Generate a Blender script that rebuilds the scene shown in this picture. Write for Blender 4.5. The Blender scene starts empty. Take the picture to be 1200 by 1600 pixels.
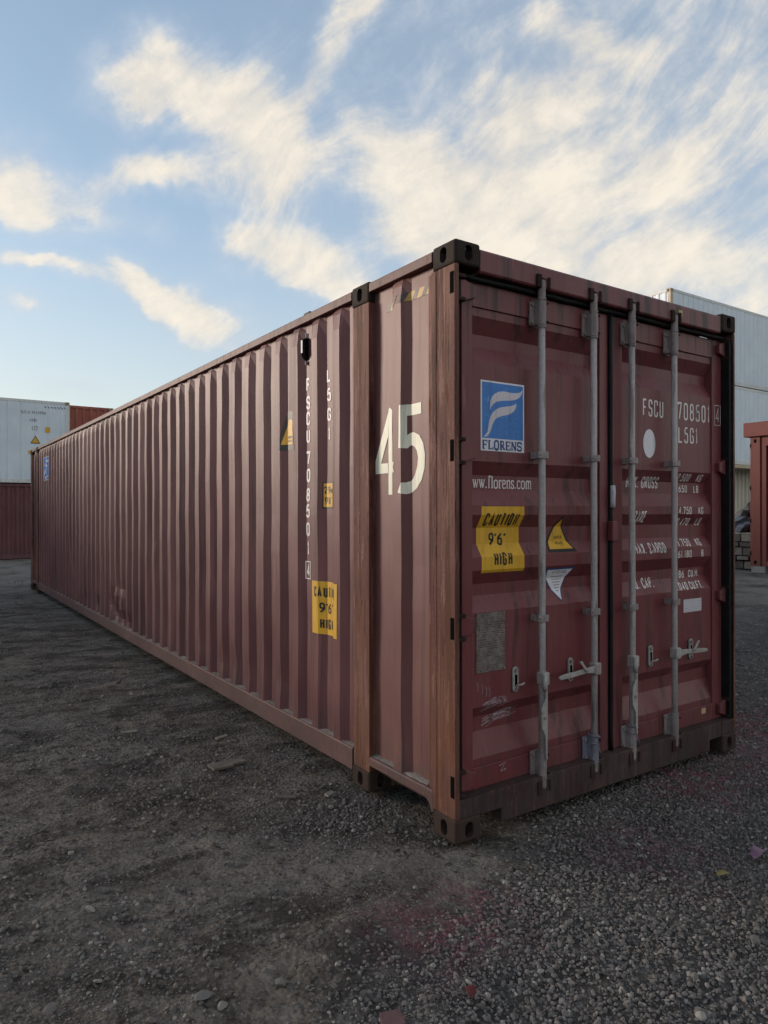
import bpy, bmesh, math, random
import numpy as np
from mathutils import Vector, Matrix
from mathutils.geometry import tessellate_polygon

random.seed(7); rng = np.random.default_rng(11)
R = math.radians
scene = bpy.context.scene
COL = scene.collection

# ------------------------------------------------------------------ camera
YAW = 0.5974
cd = bpy.data.cameras.new('camera'); cam = bpy.data.objects.new('camera', cd); COL.objects.link(cam)
cam.location = (-2.165, -2.576, 1.59)
cam.rotation_euler = (R(90), R(0.08), -YAW)
cd.sensor_fit = 'HORIZONTAL'; cd.sensor_width = 36.0; cd.lens = 36.0 * 1099.7 / 1200.0
cd.clip_start = 0.05; cd.clip_end = 3000
scene.camera = cam
scene.render.resolution_x = 768; scene.render.resolution_y = 1024

# ------------------------------------------------------------------ light
SUN_EL = 8.5                     # low evening sun, beyond the left edge of the picture
SUN_DIR = Vector((-0.60, 0.80, 0)).normalized()
sd = bpy.data.lights.new('sun', 'SUN'); sun = bpy.data.objects.new('sun', sd); COL.objects.link(sun)
sd.energy = 2.9; sd.angle = R(15); sd.color = (1.0, 0.84, 0.70)
to_sun = Vector((SUN_DIR.x * math.cos(R(SUN_EL)), SUN_DIR.y * math.cos(R(SUN_EL)), math.sin(R(SUN_EL))))
sun.rotation_euler = to_sun.to_track_quat('Z', 'Y').to_euler()
sun.location = to_sun * 60
vs = scene.view_settings
vs.view_transform = 'Standard'; vs.look = 'None'; vs.gamma = 1.0; vs.exposure = 0.55; vs.use_curve_mapping = False


# ------------------------------------------------------------------ node helper
class G:
    """tiny helper round a node tree"""
    def __init__(s, tree):
        s.t = tree; s.n = tree.nodes; s.l = tree.links
    def new(s, kind, **kw):
        n = s.n.new(kind)
        for k, v in kw.items(): setattr(n, k, v)
        return n
    def put(s, sock, v):
        if hasattr(v, 'is_linked') or isinstance(v, bpy.types.NodeSocket): s.l.new(v, sock)
        elif v is not None:
            if isinstance(v, (tuple, list)) and len(v) == 3 and sock.type == 'RGBA': v = (*v, 1.0)
            sock.default_value = v
    def math(s, op, a, b=None, c=None, clamp=False):
        n = s.new('ShaderNodeMath', operation=op, use_clamp=clamp)
        s.put(n.inputs[0], a)
        if b is not None: s.put(n.inputs[1], b)
        if c is not None: s.put(n.inputs[2], c)
        return n.outputs[0]
    def vmath(s, op, a, b=None, scale=None):
        n = s.new('ShaderNodeVectorMath', operation=op)
        s.put(n.inputs[0], a)
        if b is not None: s.put(n.inputs[1], b)
        if scale is not None: s.put(n.inputs['Scale'], scale)
        return n.outputs['Value'] if op in ('DOT_PRODUCT', 'LENGTH', 'DISTANCE') else n.outputs[0]
    def mix(s, f, a, b, mode='MIX'):
        n = s.new('ShaderNodeMix', data_type='RGBA', blend_type=mode)
        s.put(n.inputs[0], f); s.put(n.inputs[6], a); s.put(n.inputs[7], b)
        return n.outputs[2]
    def scaled(s, vec, sc, loc=(0, 0, 0), rot=(0, 0, 0)):
        n = s.new('ShaderNodeMapping'); s.put(n.inputs[0], vec)
        n.inputs['Scale'].default_value = sc; n.inputs['Location'].default_value = loc; n.inputs['Rotation'].default_value = rot
        return n.outputs[0]
    def noise(s, vec, scale, detail=4, rough=.55, dist=0.0, color=False):
        n = s.new('ShaderNodeTexNoise'); s.put(n.inputs['Vector'], vec)
        n.inputs['Scale'].default_value = scale; n.inputs['Detail'].default_value = detail
        n.inputs['Roughness'].default_value = rough; n.inputs['Distortion'].default_value = dist
        return n.outputs['Color'] if color else n.outputs['Fac']
    def voro(s, vec, scale, feature='F1', out='Distance'):
        n = s.new('ShaderNodeTexVoronoi', feature=feature); s.put(n.inputs['Vector'], vec)
        n.inputs['Scale'].default_value = scale
        return n.outputs[out]
    def rng(s, v, a, b, c=0.0, d=1.0, smooth=True):
        n = s.new('ShaderNodeMapRange', interpolation_type='SMOOTHSTEP' if smooth else 'LINEAR')
        s.put(n.inputs[0], v)
        for i, q in enumerate((a, b, c, d)): s.put(n.inputs[i + 1], q)
        return n.outputs[0]
    def sep(s, v):
        n = s.new('ShaderNodeSeparateXYZ'); s.put(n.inputs[0], v); return n.outputs
    def comb(s, x, y, z):
        n = s.new('ShaderNodeCombineXYZ')
        for i, q in enumerate((x, y, z)): s.put(n.inputs[i], q)
        return n.outputs[0]
    def coord(s, which='Object'):
        return s.new('ShaderNodeTexCoord').outputs[which]
    def bump(s, h, strength=.3, dist=.01):
        n = s.new('ShaderNodeBump'); n.inputs['Strength'].default_value = strength; n.inputs['Distance'].default_value = dist
        s.put(n.inputs['Height'], h); return n.outputs[0]


def mat(name, fn):
    m = bpy.data.materials.new(name); m.use_nodes = True
    m.node_tree.nodes.clear(); g = G(m.node_tree)
    b = g.new('ShaderNodeBsdfPrincipled'); o = g.new('ShaderNodeOutputMaterial')
    g.l.new(b.outputs[0], o.inputs[0])
    d = fn(g) or {}
    for k, v in d.items(): g.put(b.inputs[k], v)
    return m


# ------------------------------------------------------------------ sky
w = bpy.data.worlds.new('World'); scene.world = w; w.use_nodes = True
w.node_tree.nodes.clear(); g = G(w.node_tree)
SKY_STRENGTH = 0.15
sky = g.new('ShaderNodeTexSky', sky_type='NISHITA', sun_disc=False)
sky.sun_elevation = R(SUN_EL); sky.sun_rotation = math.atan2(SUN_DIR.x, SUN_DIR.y) % (2 * math.pi)
sky.altitude = 50; sky.air_density = 1.0; sky.dust_density = 0.9; sky.ozone_density = 1.2
dirv = g.vmath('NORMALIZE', g.coord('Generated'))
dx, dy, dz = g.sep(dirv)
az = g.math('ARCTAN2', dx, dy); el = g.math('ARCSINE', dz)
P0 = g.comb(az, el, 0.0)
warp1 = g.vmath('SUBTRACT', g.noise(dirv, 4.0, 2, .5, color=True), (.5, .5, .5))
warp2 = g.vmath('SUBTRACT', g.noise(dirv, 15.0, 3, .62, color=True), (.5, .5, .5))
P = g.vmath('ADD', g.vmath('ADD', P0, g.vmath('SCALE', warp1, scale=.10)), g.vmath('SCALE', warp2, scale=.055))
P = g.vmath('MULTIPLY', P, (1, 1, 0))


def azel(u, v):          # measured cloud positions turned into directions of the sky
    a = YAW + math.atan((u - 600) / 1099.7)
    return a, math.atan2(800 - v, math.hypot(1099.7, u - 600))


# cirrus streaks: (start, end, half width, amount)
CLOUDS = [
    ((165, 115), (300, 105), 42, .62), ((280, 112), (450, 165), 44, .60), ((170, 140), (260, 135), 24, .30),
    ((482, 195), (522, 70), 20, .42), ((522, 75), (580, -40), 26, .46), ((400, 140), (470, 190), 30, .25),
    ((130, 275), (260, 252), 22, .62), ((185, 222), (300, 285), 20, .34), ((230, 250), (380, 280), 26, .46),
    ((-60, 235), (125, 308), 42, .75), ((-20, 300), (60, 310), 20, .3), ((120, 300), (280, 350), 14, .3), ((330, 210), (510, 262), 38, .52),
    ((490, 262), (400, 335), 38, .55), ((375, 372), (500, 400), 30, .72), ((470, 395), (570, 455), 40, .60),
    ((490, 448), (580, 485), 20, .45), ((420, 428), (475, 440), 12, .34), ((345, 335), (400, 372), 16, .42),
    ((-30, 380), (90, 405), 13, .75), ((70, 400), (170, 434), 14, .75), ((170, 405), (250, 432), 24, .80), ((220, 440), (410, 530), 30, .95), ((190, 455), (300, 480), 16, .4),
    ((-20, 464), (62, 486), 14, .52), ((560, 185), (690, 320), 42, .42), ((640, 330), (880, 325), 60, .45), ((600, 360), (700, 400), 30, .4),
    ((540, 110), (1240, 150), 190, .40), ((620, 330), (1120, 330), 120, .34), ((860, 35), (1010, 72), 22, .38), ((985, 258), (1085, 280), 26, .46), ((760, 180), (900, 120), 40, .25),
    ((960, 440), (1110, 375), 36, .62), ((1090, 430), (1260, 440), 40, .50), ((720, 400), (980, 440), 40, .40), ((20, 612), (190, 614), 10, .3),
]
bias = None
for a, b, r, amt in CLOUDS:
    A = Vector((*azel(*a), 0)); B = Vector((*azel(*b), 0)); D = B - A; C_ = (A + B) / 2
    rr = r / 1099.7 * 2.05
    mp = g.new('ShaderNodeMapping', vector_type='TEXTURE'); g.put(mp.inputs[0], P)
    mp.inputs['Location'].default_value = C_; mp.inputs['Rotation'].default_value = (0, 0, math.atan2(D.y, D.x)); mp.inputs['Scale'].default_value = (D.length / 2 + rr, rr, 1)
    k = g.rng(g.vmath('LENGTH', mp.outputs[0]), 1.0, 0.0, 0.0, amt * 1.12)
    bias = k if bias is None else g.math('ADD', bias, k)
# streaky fibres and billows that carry on over the whole sky
fv = g.scaled(g.vmath('ADD', P0, g.vmath('SCALE', warp1, scale=.20)), (1, 1, 1), rot=(0, 0, R(-30)))     # streaks climb to the right
fv = g.scaled(fv, (7, 21, 1))
n1 = g.noise(fv, 1.0, 8, .64)
n2 = g.noise(dirv, 14.0, 7, .64)
n3 = g.noise(dirv, 2.2, 2, .5)
# cloud thickens rightwards; the unseen cloud behind the viewer is added for fill light
fill_bank = g.rng(g.vmath('DOT_PRODUCT', dirv, (.55, -.80, .25)), -.35, .65, 0.0, .62)
general = g.math('ADD', g.rng(n3, .48, .78, 0.0, .35), g.math('MULTIPLY', fill_bank, g.rng(n3, .25, .6, .5, 1.0)))
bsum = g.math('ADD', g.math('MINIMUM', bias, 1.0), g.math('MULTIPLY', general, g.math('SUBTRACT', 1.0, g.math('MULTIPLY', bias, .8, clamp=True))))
tex = g.math('ADD', .5, g.math('MULTIPLY', g.math('SUBTRACT', g.math('ADD', g.math('MULTIPLY', n1, .58), g.math('MULTIPLY', n2, .42)), .5), 1.7))
crisp = g.rng(g.math('ADD', tex, g.math('MULTIPLY', g.math('SUBTRACT', bsum, .5), .42)), .34, .82, smooth=False)
crisp = g.math('MULTIPLY', crisp, g.math('MULTIPLY', bsum, 1.7, clamp=True))
soft = g.math('MULTIPLY', bsum, .55, clamp=True)
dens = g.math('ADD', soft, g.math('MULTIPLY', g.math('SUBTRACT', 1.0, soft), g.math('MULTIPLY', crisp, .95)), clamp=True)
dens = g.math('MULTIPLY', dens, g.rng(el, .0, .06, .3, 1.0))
veil = (0.44 / SKY_STRENGTH, 0.475 / SKY_STRENGTH, 0.525 / SKY_STRENGTH)
bright = g.rng(g.math('ADD', g.math('MULTIPLY', n2, .6), g.math('MULTIPLY', n1, .4)), .36, .66, .92, 1.05)
cream = (0.66 / SKY_STRENGTH, 0.595 / SKY_STRENGTH, 0.50 / SKY_STRENGTH)
ccol = g.vmath('SCALE', g.mix(g.rng(dens, .28, .85), veil, cream), scale=bright)
# thin high haze that whitens the sky towards the horizon all the way round
hz = g.rng(el, .55, -.02, .34, .80)
hzc = g.mix(g.rng(el, .0, .45), (0.51 / SKY_STRENGTH, 0.535 / SKY_STRENGTH, 0.52 / SKY_STRENGTH), (0.32 / SKY_STRENGTH, 0.43 / SKY_STRENGTH, 0.58 / SKY_STRENGTH))
skyc = g.mix(hz, sky.outputs[0], hzc)
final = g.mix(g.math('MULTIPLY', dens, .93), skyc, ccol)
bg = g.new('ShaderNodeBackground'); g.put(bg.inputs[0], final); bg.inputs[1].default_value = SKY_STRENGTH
wo = g.new('ShaderNodeOutputWorld'); g.l.new(bg.outputs[0], wo.inputs[0])


w.cycles.sampling_method = 'NONE'        # the sky is soft: no importance map needed
scene.cycles.max_bounces = 3; scene.cycles.caustics_reflective = False; scene.cycles.caustics_refractive = False; scene.cycles.diffuse_bounces = 2; scene.cycles.glossy_bounces = 2
scene.cycles.transparent_max_bounces = 4
scene.cycles.use_adaptive_sampling = True; scene.cycles.adaptive_threshold = 0.03


# ------------------------------------------------------------------ object helpers
def link(o, parent=None):
    COL.objects.link(o)
    if parent is not None: o.parent = parent
    return o
def tag(o, label=None, cat=None, group=None, kind=None):
    if label: o['label'] = label
    if cat: o['category'] = cat
    if group: o['group'] = group
    if kind: o['kind'] = kind
    return o
def empty(name, loc=(0, 0, 0), rz=0.0):
    o = bpy.data.objects.new(name, None); o.location = loc; o.rotation_euler = (0, 0, rz); o.empty_display_size = .3
    return link(o)


class MB:
    """collects shapes that become ONE mesh"""
    def __init__(s): s.v = []; s.f = []
    def quad(s, *p):
        i = len(s.v); s.v += [tuple(q) for q in p]; s.f.append(tuple(range(i, i + len(p)))); return s
    def box(s, x0, x1, y0, y1, z0, z1, M=None):
        i = len(s.v)
        pts = [(x, y, z) for z in (z0, z1) for y in (y0, y1) for x in (x0, x1)]
        if M is not None: pts = [tuple(M @ Vector(p)) for p in pts]
        s.v += pts
        s.f += [tuple(i + k for k in q) for q in ((0, 2, 3, 1), (4, 5, 7, 6), (0, 1, 5, 4), (2, 6, 7, 3), (0, 4, 6, 2), (1, 3, 7, 5))]
        return s
    def tube(s, path, r, n=12, cap=True):
        path = [Vector(p) for p in path]; i0 = len(s.v)
        rs = r if isinstance(r, (list, tuple)) else [r] * len(path)
        ref = None
        for k, p in enumerate(path):
            d = (path[min(k + 1, len(path) - 1)] - path[max(k - 1, 0)]).normalized()
            if ref is None: ref = d.orthogonal().normalized()
            a = (ref - d * ref.dot(d)).normalized(); ref = a; b = d.cross(a)
            for j in range(n):
                t = 2 * math.pi * j / n
                s.v.append(tuple(p + (a * math.cos(t) + b * math.sin(t)) * rs[k]))
        for k in range(len(path) - 1):
            for j in range(n):
                a = i0 + k * n + j; b = i0 + k * n + (j + 1) % n
                s.f.append((a, b, b + n, a + n))
        if cap:
            s.f.append(tuple(i0 + j for j in range(n))[::-1]); e = i0 + (len(path) - 1) * n
            s.f.append(tuple(e + j for j in range(n)))
        return s
    def prism(s, poly, axis, a, b):
        """polygon in the two other axes, extruded along axis (0,1,2) from a to b"""
        def pt(p, c):
            q = list(p); q.insert(axis, c); return tuple(q)
        n = len(poly); i = len(s.v)
        s.v += [pt(p, a) for p in poly] + [pt(p, b) for p in poly]
        s.f.append(tuple(range(i, i + n))[::-1]); s.f.append(tuple(range(i + n, i + 2 * n)))
        for k in range(n): s.f.append((i + k, i + (k + 1) % n, i + n + (k + 1) % n, i + n + k))
        return s
    def mesh(s, name, fix=True):
        me = bpy.data.meshes.new(name); me.from_pydata(s.v, [], s.f)
        if fix:
            bm = bmesh.new(); bm.from_mesh(me); bmesh.ops.recalc_face_normals(bm, faces=bm.faces); bm.to_mesh(me); bm.free()
        me.update(); return me
    def build(s, name, m, parent=None, bevel=0.0, smooth=False, fix=True, seg=2):
        me = s.mesh(name, fix); me.materials.append(m)
        if smooth: me.polygons.foreach_set('use_smooth', [True] * len(me.polygons))
        o = link(bpy.data.objects.new(name, me), parent)
        if bevel:
            md = o.modifiers.new('bevel', 'BEVEL'); md.width = bevel; md.segments = seg; md.limit_method = 'ANGLE'; md.angle_limit = R(35)
            md.harden_normals = False
        return o


# ------------------------------------------------------------------ materials
def paint(name, base, fade, rust=.5, rscale=(5, 5, 2.4), ribs=0.0, spec=.38, chips=0.0, streak=.5, rough=.55, dirt=(.03, .026, .024), chalk=.25, lowrust=0.0, orange=(.20, .075, .028), bumpy=.25, topgrime=0.0, zscale=.5, dirtamt=.5, sfreq=26, slo=.52, shi=.66):
    def fn(g):
        c = g.coord(); x, y, z = g.sep(c)
        big = g.noise(c, 1.3, 2, .6)
        st = g.noise(g.scaled(c, (sfreq, sfreq, zscale)), 1.0, 4, .62)
        st2 = g.noise(g.scaled(c, (70, 70, 1.6), (3, 1, 2)), 1.0, 2, .6)
        fine = g.noise(c, 55, 4, .65)
        col = g.mix(g.rng(g.math('ADD', g.math('MULTIPLY', big, .5), g.math('MULTIPLY', st, .5)), .38, .64), base, fade)
        col = g.mix(g.math('MULTIPLY', g.rng(fine, .35, .75), chalk), col, tuple(min(1, q * 1.7 + .02) for q in fade))
        if ribs:      # every rib has aged a little differently
            rv = g.noise(g.scaled(c, (0.01, 3.6, .35)), 1.0, 2, .6)
            col = g.mix(g.math('MULTIPLY', g.rng(rv, .42, .30), ribs), col, tuple(q * .62 for q in base))
            col = g.mix(g.math('MULTIPLY', g.rng(rv, .58, .72), ribs), col, tuple(min(1, q * 1.3) for q in fade))
            sc = g.noise(g.scaled(c, (3, 9, 1.3), (4, 2, 8)), 1.0, 6, .7)
            col = g.mix(g.math('MULTIPLY', g.rng(sc, .60, .68), .5), col, tuple(min(1, q * 1.5 + .03) for q in fade))
        # dark run-off streaks
        col = g.mix(g.math('MULTIPLY', g.rng(st, slo, shi), streak), col, dirt)
        col = g.mix(g.math('MULTIPLY', g.rng(st2, .60, .74), streak * .7), col, tuple(q * .55 for q in base))
        # pale rubs
        col = g.mix(g.math('MULTIPLY', g.rng(g.noise(g.scaled(c, (40, 40, 2.5), (9, 4, 1)), 1.0, 3, .6), .66, .76), streak * .5), col, tuple(min(1, q * 1.9 + .05) for q in fade))
        # rust blooms
        rn = g.noise(g.scaled(c, rscale, (2, 7, 5)), 1.0, 6, .68)
        rmask = g.rng(rn, .74 - .20 * rust, .82 - .16 * rust)
        rcol = g.mix(fine, (.055, .02, .012), orange)
        col = g.mix(g.math('MULTIPLY', rmask, min(1, .45 + rust * .4)), col, rcol)
        if chips:     # paint chipped and gouged down to dark steel, with pale primer round it
            cn = g.noise(g.scaled(c, (26, 26, 2.4), (1, 6, 3)), 1.0, 7, .76)
            col = g.mix(g.math('MULTIPLY', g.rng(cn, .575, .60), .85 * chips), col, (.036, .016, .012))
            col = g.mix(g.math('MULTIPLY', g.math('MULTIPLY', g.rng(cn, .44, .42), g.rng(cn, .36, .38)), .55 * chips), col, tuple(min(1, q * 1.35 + .03) for q in fade))
        if lowrust:
            lm = g.math('MULTIPLY', g.rng(z, 1.55, .25), g.rng(g.math('ADD', st, g.math('MULTIPLY', g.math('SUBTRACT', rn, .5), .8)), .38, .62))
            col = g.mix(g.math('MULTIPLY', lm, lowrust), col, orange)
        if topgrime:
            tm = g.math('MULTIPLY', g.rng(z, 2.42, 2.74), g.rng(st, .42, .66))
            col = g.mix(g.math('MULTIPLY', tm, topgrime), col, dirt)
        # road dirt that clings to the bottom
        dm = g.math('MULTIPLY', g.rng(z, .55, .12), g.rng(g.noise(c, 7, 4, .65), .35, .7))
        col = g.mix(g.math('MULTIPLY', dm, dirtamt), col, (.052, .046, .042))
        h = g.math('MULTIPLY', g.noise(c, 3.2, 1, .5), 2.2)
        return {'Base Color': col, 'Roughness': g.rng(g.math('ADD', st, rmask), .3, 1.4, rough, rough + .22),
                'Specular IOR Level': spec, 'Normal': g.bump(h, bumpy, .006)} if bumpy else {'Base Color': col, 'Roughness': rough, 'Specular IOR Level': .42}
    return mat(name, fn)


M = {}
M['side'] = paint('maroon_side_paint', (.112, .034, .038), (.148, .054, .055), rust=.26, streak=.6, rough=.52, chalk=.03, sfreq=17, bumpy=.35, ribs=.7, rscale=(7, 7, 1.6), dirt=(.045, .017, .018))
M['endside'] = paint('maroon_end_side_paint', (.132, .046, .045), (.190, .084, .072), rust=.30, streak=.55, rough=.52, chalk=.03, sfreq=17, bumpy=.35, rscale=(9, 9, 1.4), dirt=(.055, .022, .021))
M['door'] = paint('maroon_door_paint', (.150, .034, .038), (.185, .058, .060), rust=.30, streak=.6, rough=.40, chalk=.05, topgrime=.85, zscale=.8, sfreq=13, dirt=(.040, .017, .018), orange=(.095, .036, .022), bumpy=.35)
M['post'] = paint('worn_post_paint', (.100, .040, .033), (.200, .100, .076), rust=.58, streak=.7, rough=.66, lowrust=.5, chalk=.10, dirt=(.042, .016, .012), orange=(.19, .072, .028), bumpy=.5, sfreq=23, zscale=.6, slo=.48, shi=.62, rscale=(12, 12, 2.6), spec=.16, chips=.9)
M['rail'] = paint('rail_paint', (.095, .040, .037), (.15, .075, .066), rust=.45, streak=.4, rough=.6, zscale=3, chalk=.15)
M['casting'] = paint('casting_steel', (.022, .015, .012), (.055, .033, .025), rust=.75, streak=.6, rough=.75, bumpy=.8, orange=(.085, .040, .022), chalk=.0, spec=.12)
M['casting_low'] = paint('casting_steel_dusty', (.042, .027, .023), (.080, .050, .037), rust=.7, streak=.6, rough=.8, bumpy=.8, orange=(.12, .058, .028), dirtamt=.25, chalk=.0, spec=.12, rscale=(14, 14, 14), dirt=(.024, .018, .016))
M['sill'] = paint('sill_steel', (.048, .026, .025), (.080, .050, .045), rust=.66, streak=.7, rough=.75, bumpy=.5, zscale=3, chalk=.12, sfreq=12, rscale=(8, 8, 8), orange=(.10, .042, .024), spec=.15, chips=.7)
M['rod'] = paint('galvanised_rod', (.30, .265, .26), (.44, .405, .395), rust=.55, rscale=(20, 20, 5), streak=.8, rough=.5, dirt=(.16, .13, .12), chalk=.2, orange=(.16, .09, .07), zscale=2.5)
M['bracket'] = paint('galvanised_bracket', (.20, .160, .155), (.31, .265, .255), rscale=(20, 20, 12), rust=.62, streak=.5, rough=.55, dirt=(.07, .05, .045), chalk=.2, orange=(.12, .06, .045), zscale=4)
M['handle'] = paint('zinc_handle', (.27, .25, .235), (.40, .375, .35), rscale=(25, 25, 20), rust=.5, streak=.45, rough=.42, dirt=(.14, .11, .09), zscale=4)
M['blue_bracket'] = paint('blue_grey_bracket', (.15, .16, .22), (.24, .24, .29), rust=.3, streak=.5, rough=.55, zscale=4)


def flat(name, col, rough=.5, var=.12, sc=40.0, spec=.4, bump=.0):
    def fn(g):
        c = g.coord(); n = g.noise(c, sc, 5, .6); n2 = g.noise(c, sc * .13, 3, .5)
        f = g.math('MULTIPLY', g.math('ADD', n, n2), .5)
        d = {'Base Color': g.mix(g.rng(f, .3, .7), tuple(q * (1 - var) for q in col), tuple(min(1, q * (1 + var)) for q in col)),
             'Roughness': rough, 'Specular IOR Level': spec}
        if bump: d['Normal'] = g.bump(n, bump, .01)
        return d
    return mat(name, fn)


def worn_print(name, col, under, wear=.5, rough=.5):
    def fn(g):
        c = g.coord(); n = g.noise(c, 60, 6, .7); s = g.noise(g.scaled(c, (30, 30, 2)), 1.0, 4, .6)
        k = g.rng(g.math('ADD', g.math('MULTIPLY', n, .6), g.math('MULTIPLY', s, .4)), .62 - .10 * wear, .74 - .1 * wear)
        v = g.mix(g.noise(c, 5, 3), tuple(q * .80 for q in col), tuple(min(1, q * 1.1) for q in col))
        v = g.mix(g.math('MULTIPLY', g.rng(g.noise(g.scaled(c, (22, 22, 1.5), (5, 5, 1)), 1.0, 5, .65), .48, .68), .45), v, tuple(q * .45 for q in col))
        return {'Base Color': g.mix(k, v, under), 'Roughness': rough, 'Specular IOR Level': .35}
    return mat(name, fn)


MAROON = (.14, .045, .045)
M['white_print'] = worn_print('white_lettering_paint', (.80, .74, .72), MAROON, .55)
M['cream_print'] = worn_print('cream_numeral_film', (.80, .78, .64), (.46, .30, .09), .35)
M['yellow'] = worn_print('yellow_sticker_film', (.72, .40, .032), (.45, .23, .025), .1, .5)
M['black_print'] = flat('black_print', (.014, .013, .013), .5)
M['sticker_white'] = worn_print('white_sticker_film', (.76, .74, .78), (.5, .48, .5), .2, .4)
M['sticker_blue'] = worn_print('blue_sticker_film', (.045, .20, .56), (.14, .32, .62), .75, .4)
M['sticker_lilac'] = worn_print('pale_lilac_print', (.64, .60, .64), (.5, .48, .52), .2, .4)
M['navy_print'] = flat('navy_print', (.03, .07, .20), .5)
M['grey_print'] = flat('grey_print', (.25, .24, .27), .5)
M['gasket'] = flat('black_rubber_gasket', (.009, .009, .010), .6, .5, 25, spec=.25, bump=.3)
M['dark'] = flat('dark_void', (.008, .007, .007), 1.0, spec=.0)
M['chalk'] = worn_print('chalk_scribble', (.48, .42, .45), MAROON, 1.3, .9)
M['tape'] = worn_print('white_tape', (.50, .50, .54), (.3, .3, .32), .5, .5)
M['rope'] = flat('blue_grey_wire', (.16, .16, .20), .6)
M['hazard_black'] = flat('hazard_black', (.05, .04, .04), .6)


def plate_fn(g):
    c = g.coord(); x, y, z = g.sep(c)
    line = g.math('SINE', g.math('MULTIPLY', z, 520.0))
    words = g.noise(g.scaled(c, (90, 1, 75)), 1.0, 3, .7)
    k = g.math('MULTIPLY', g.rng(line, .0, .5), g.rng(words, .45, .56))
    gr = g.noise(c, 24, 6, .65)
    base = g.mix(g.rng(gr, .32, .7), (.13, .10, .09), (.24, .205, .185))
    return {'Base Color': g.mix(g.math('MULTIPLY', k, .8), base, (.035, .026, .024)), 'Roughness': .55, 'Metallic': .25}
M['plate'] = mat('engraved_data_plate', plate_fn)


def label_fn(g):
    c = g.coord(); x, y, z = g.sep(c)
    line = g.math('SINE', g.math('MULTIPLY', z, 600.0))
    words = g.noise(g.scaled(c, (120, 1, 90)), 1.0, 3, .7)
    k = g.math('MULTIPLY', g.rng(line, .1, .6), g.rng(words, .42, .55))
    return {'Base Color': g.mix(g.math('MULTIPLY', k, .7), (.60, .57, .60), (.12, .11, .16)), 'Roughness': .5}
M['label'] = mat('printed_paper_label', label_fn)

# ------------------------------------------------------------------ stroke lettering
def fillet(pts, r, closed=False, n=6):
    """polyline with rounded corners"""
    P_ = [Vector(p) for p in pts]; out = []; m = len(P_)
    for i, p in enumerate(P_):
        if not closed and i in (0, m - 1): out.append(p.copy()); continue
        a = P_[(i - 1) % m]; b = P_[(i + 1) % m]
        da = a - p; db = b - p
        ang = da.angle(db) if da.length > 1e-6 and db.length > 1e-6 else math.pi
        la = da.length * (.5 if closed or (i - 1) % m not in (0,) else 1.0); lb = db.length * (.5 if closed or (i + 1) % m not in (m - 1,) else 1.0)
        if ang > math.pi - .05 or r <= 0: out.append(p.copy()); continue
        t = min(r / math.tan(ang / 2), la, lb)
        s = p + da.normalized() * t; e = p + db.normalized() * t
        for k in range(n + 1):
            u = k / n; out.append(s * (1 - u) ** 2 + p * (2 * u * (1 - u)) * 1.0 + e * u * u)
    res = []
    for q in out:
        if not res or (q - res[-1]).length > 1e-5: res.append(q)
    return res


def ribbon(pts, wd, closed=False):
    """flat band along a polyline -> (verts, quads) in 2-D, mitred"""
    m = len(pts); L_ = []; R_ = []
    for i, p in enumerate(pts):
        a = pts[(i - 1) % m] if (closed or i > 0) else None
        b = pts[(i + 1) % m] if (closed or i < m - 1) else None
        d1 = (p - a).normalized() if a is not None else None
        d2 = (b - p).normalized() if b is not None else None
        if d1 is None: d1 = d2
        if d2 is None: d2 = d1
        n1 = Vector((-d1.y, d1.x)); n2 = Vector((-d2.y, d2.x)); nn = n1 + n2
        if nn.length < 1e-4: nn = n1
        nn.normalize(); k = 1.0 / max(.45, nn.dot(n1))
        L_.append(p + nn * (wd / 2 * k)); R_.append(p - nn * (wd / 2 * k))
    v = L_ + R_; f = []
    for i in range(m if closed else m - 1):
        j = (i + 1) % m; f.append((i, j, m + j, m + i))
    return v, f


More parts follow.
